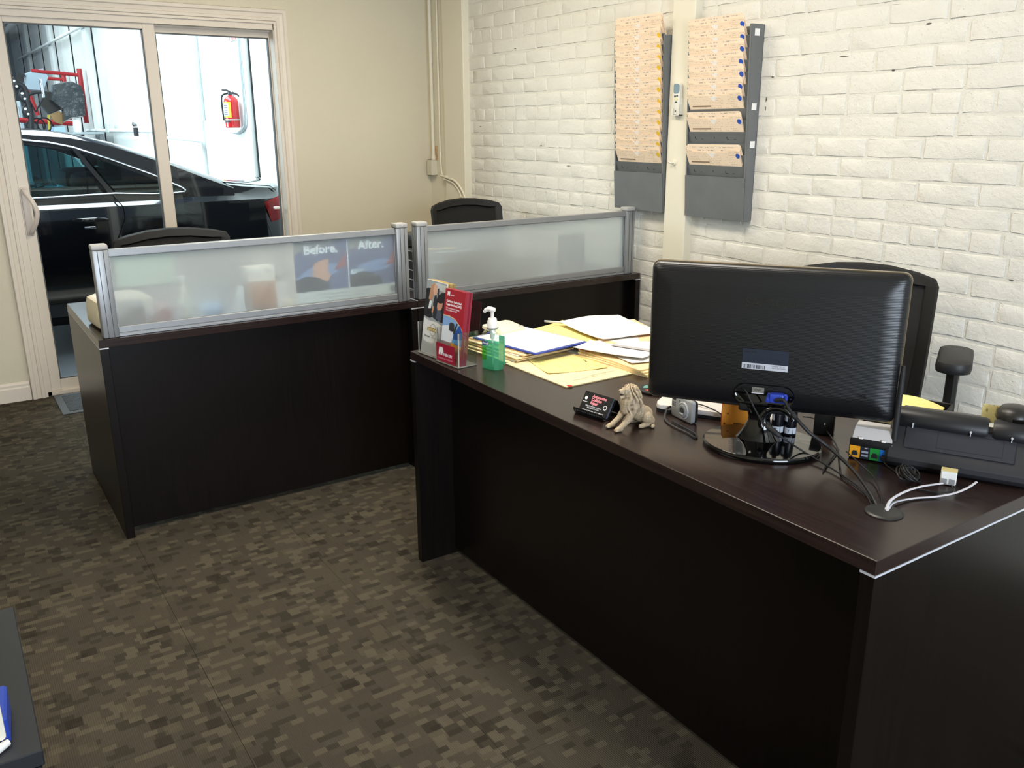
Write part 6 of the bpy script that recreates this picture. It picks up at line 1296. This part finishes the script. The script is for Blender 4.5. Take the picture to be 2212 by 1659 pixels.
FPTS = [(955, 715), (1180, 650), (1330, 640), (1490, 720), (1545, 900), (1575, 1290), (1300, 1330), (1160, 1410), (1140, 1170), (910, 990), (945, 850)]
o = chunk('car_fender', 'dark graphite car fender hanging from the red workshop rack', 'fender', FPTS, YR-0.35, 0.10, CREASE, bulge=0.14)
chunk('bumper_cover', 'pale translucent bumper cover at the far left of the workshop', 'bumper', [(460, 500), (640, 440), (790, 400), (890, 560), (830, 740), (790, 830), (430, 800), (440, 640)], YR+1.0, 0.08, mat('cover_pale', '#b4c6d2', 0.4), bulge=0.10)
chunk('black_panel', 'black plastic car panel beside the pale bumper cover', 'panel', [(340, 480), (465, 520), (425, 700), (305, 640)], YR+0.9, 0.06, BLACK, bulge=0.05)
chunk('black_panel', 'dark lower car panel hanging behind the graphite fender', 'panel', [(820, 820), (945, 830), (910, 990), (1130, 1170), (900, 1250), (750, 1080)], YR-0.205, 0.14, mat('panel_brownblack', '#2a241f', 0.5), bulge=0.04)
chunk('cardboard_scrap', 'torn brown cardboard under the hanging fender', 'cardboard', [(920, 1250), (1100, 1190), (1150, 1250), (1150, 1440), (1010, 1390)], YR-0.3, 0.15, mat('cardboard_tan', '#a98559', 0.8))
chunk('yellow_post', 'yellow edged strip standing under the hanging car parts', 'strip', [(875, 1260), (915, 1255), (920, 1660), (895, 1660)], YR-0.2, 0.05, mat('strip_yellow', '#d3c140', 0.5))
chunk('plastic_jug', 'white plastic jug standing right of the hanging fender', 'jug', [(1370, 1355), (1440, 1350), (1485, 1420), (1490, 1660), (1400, 1660), (1360, 1450)], YR-1.5, 0.15, mat('jug_white', '#e6ebe8', 0.5), bulge=0.05)
chunk('blue_case', 'pale blue case lying below the hanging car parts', 'case', [(990, 1480), (1190, 1470), (1230, 1660), (950, 1660)], YR-1.2, 0.3, mat('case_blue', '#9dbbd6', 0.4), bulge=0.05)
t = thing('storage_shelf', 'low steel shelf under the hanging car parts behind the black saloon', 'shelf', (-1.2, 13.2, 0))
G().box(-1.3, 1.05, -1.7, 0.6, 1.325, 1.360, 0.005, 1).mk('shelf_board', mat('shelf_grey', '#9aa3a6', 0.5), t)
for x in (-1.25, 1.0):
    for y in (-1.65, 0.55): G().box(x-0.03, x+0.03, y-0.03, y+0.03, 0, 1.325).mk('leg', GREY_M, t)
t = thing('light_bracket', 'dark curved bracket with three lamp clusters at the workshop far left', 'bracket', (0, YR-0.9, 0))
def lr(x, y, dy=0.0): p = at(*tr5(x, y), 'y', YR-0.9); return Vector((p.x, dy, p.z))
G().tube(spline([lr(330, 690), lr(420, 730), lr(490, 850), lr(505, 1000), lr(545, 1150), lr(570, 1290), lr(575, 1600)], 5), 0.045, 8).tube(spline([lr(520, 890), lr(640, 850), lr(760, 840)], 4), 0.03, 8).mk('curved_bar', BLACK, t, smooth=60)
for cx, cy in ((280, 690), (430, 920), (490, 1200)):
    c = lr(cx, cy); G().ball(c, (0.075, 0.05, 0.115), 14).mk('housing', BLACK, t, smooth=60)
    for dx, dz in ((-0.015, 0.045), (0.012, -0.04)): G().ball(c+Vector((dx, -0.036, dz)), (0.026, 0.02, 0.022), 10).mk('lamp', mat('lamp_white', '#eef2f2', 0.2), t, smooth=60)
G().tube(spline([lr(745, 600), lr(770, 740), lr(800, 940)], 5), 0.03, 8).mk('chrome_bar', CHR, t, smooth=60)
for pts in ([(790, 960), (740, 1060), (680, 1150)], [(540, 990), (600, 1100), (660, 1200), (690, 1140)]): G().tube(spline([lr(*p) for p in pts], 5), 0.014, 6).mk('wire', INK, t, smooth=60)
# a white van roof and a pale cabinet farther along, wheel hoops under the rack
t = thing('white_car', 'white car roof just showing over the black saloon', 'car', (-2.15, 9.2, 0)); 
G().rings([[(x, y, z) for x, z in ((-1.4, 0.2), (0.55, 0.2), (0.55, 0.9), (0.10, 1.02), (-0.05, 1.46), (-0.22, 1.54), (-0.8, 1.56), (-1.4, 1.5))] for y in (0.0, 0.1, 1.5, 1.6)]).mk('body', mat('van_white', '#e9eef0', 0.25, coat=0.4), t, smooth=30)
G().prism([(-0.75, 1.08), (0.02, 1.06), (-0.10, 1.42), (-0.7, 1.46)], 0, 0.01, frame((0, -0.002, 0), (1, 0, 0), (0, 0, 1))).mk('side_window', CGL, t)
t = thing('cabinet', 'pale blue metal cabinet at the far left end of the workshop', 'cabinet', (-1.75, 17.2, 0))
G().box(-0.85, 0.9, 0, 0.6, 0.0, 2.0, 0.02, 1).mk('body', mat('cabinet_pale', '#c3d2dc', 0.4), t); G().box(-0.8, -0.02, -0.02, 0, 0.1, 1.9, 0.01, 1).mk('door', mat('cabinet_pale2', '#cbd9e2', 0.4), t); G().box(0.02, 0.85, -0.02, 0, 0.1, 1.9, 0.01, 1).mk('door', mat('cabinet_pale2', '#cbd9e2', 0.4), t)
t = thing('bicycle_hoops', 'dark wire hoops standing under the red rack arm', 'hoops', (0, YR-0.6, 0))
for cx, cy, r in ((690, 1450, 0.12), (820, 1440, 0.12), (590, 1470, 0.09)):
    c = at(*tr5(cx, cy), 'y', YR-0.6); G().tube([(c.x+r*math.cos(R(a)), 0, c.z+r*math.sin(R(a))) for a in range(0, 361, 24)], 0.015, 6).mk('hoop', INK, t, smooth=60)
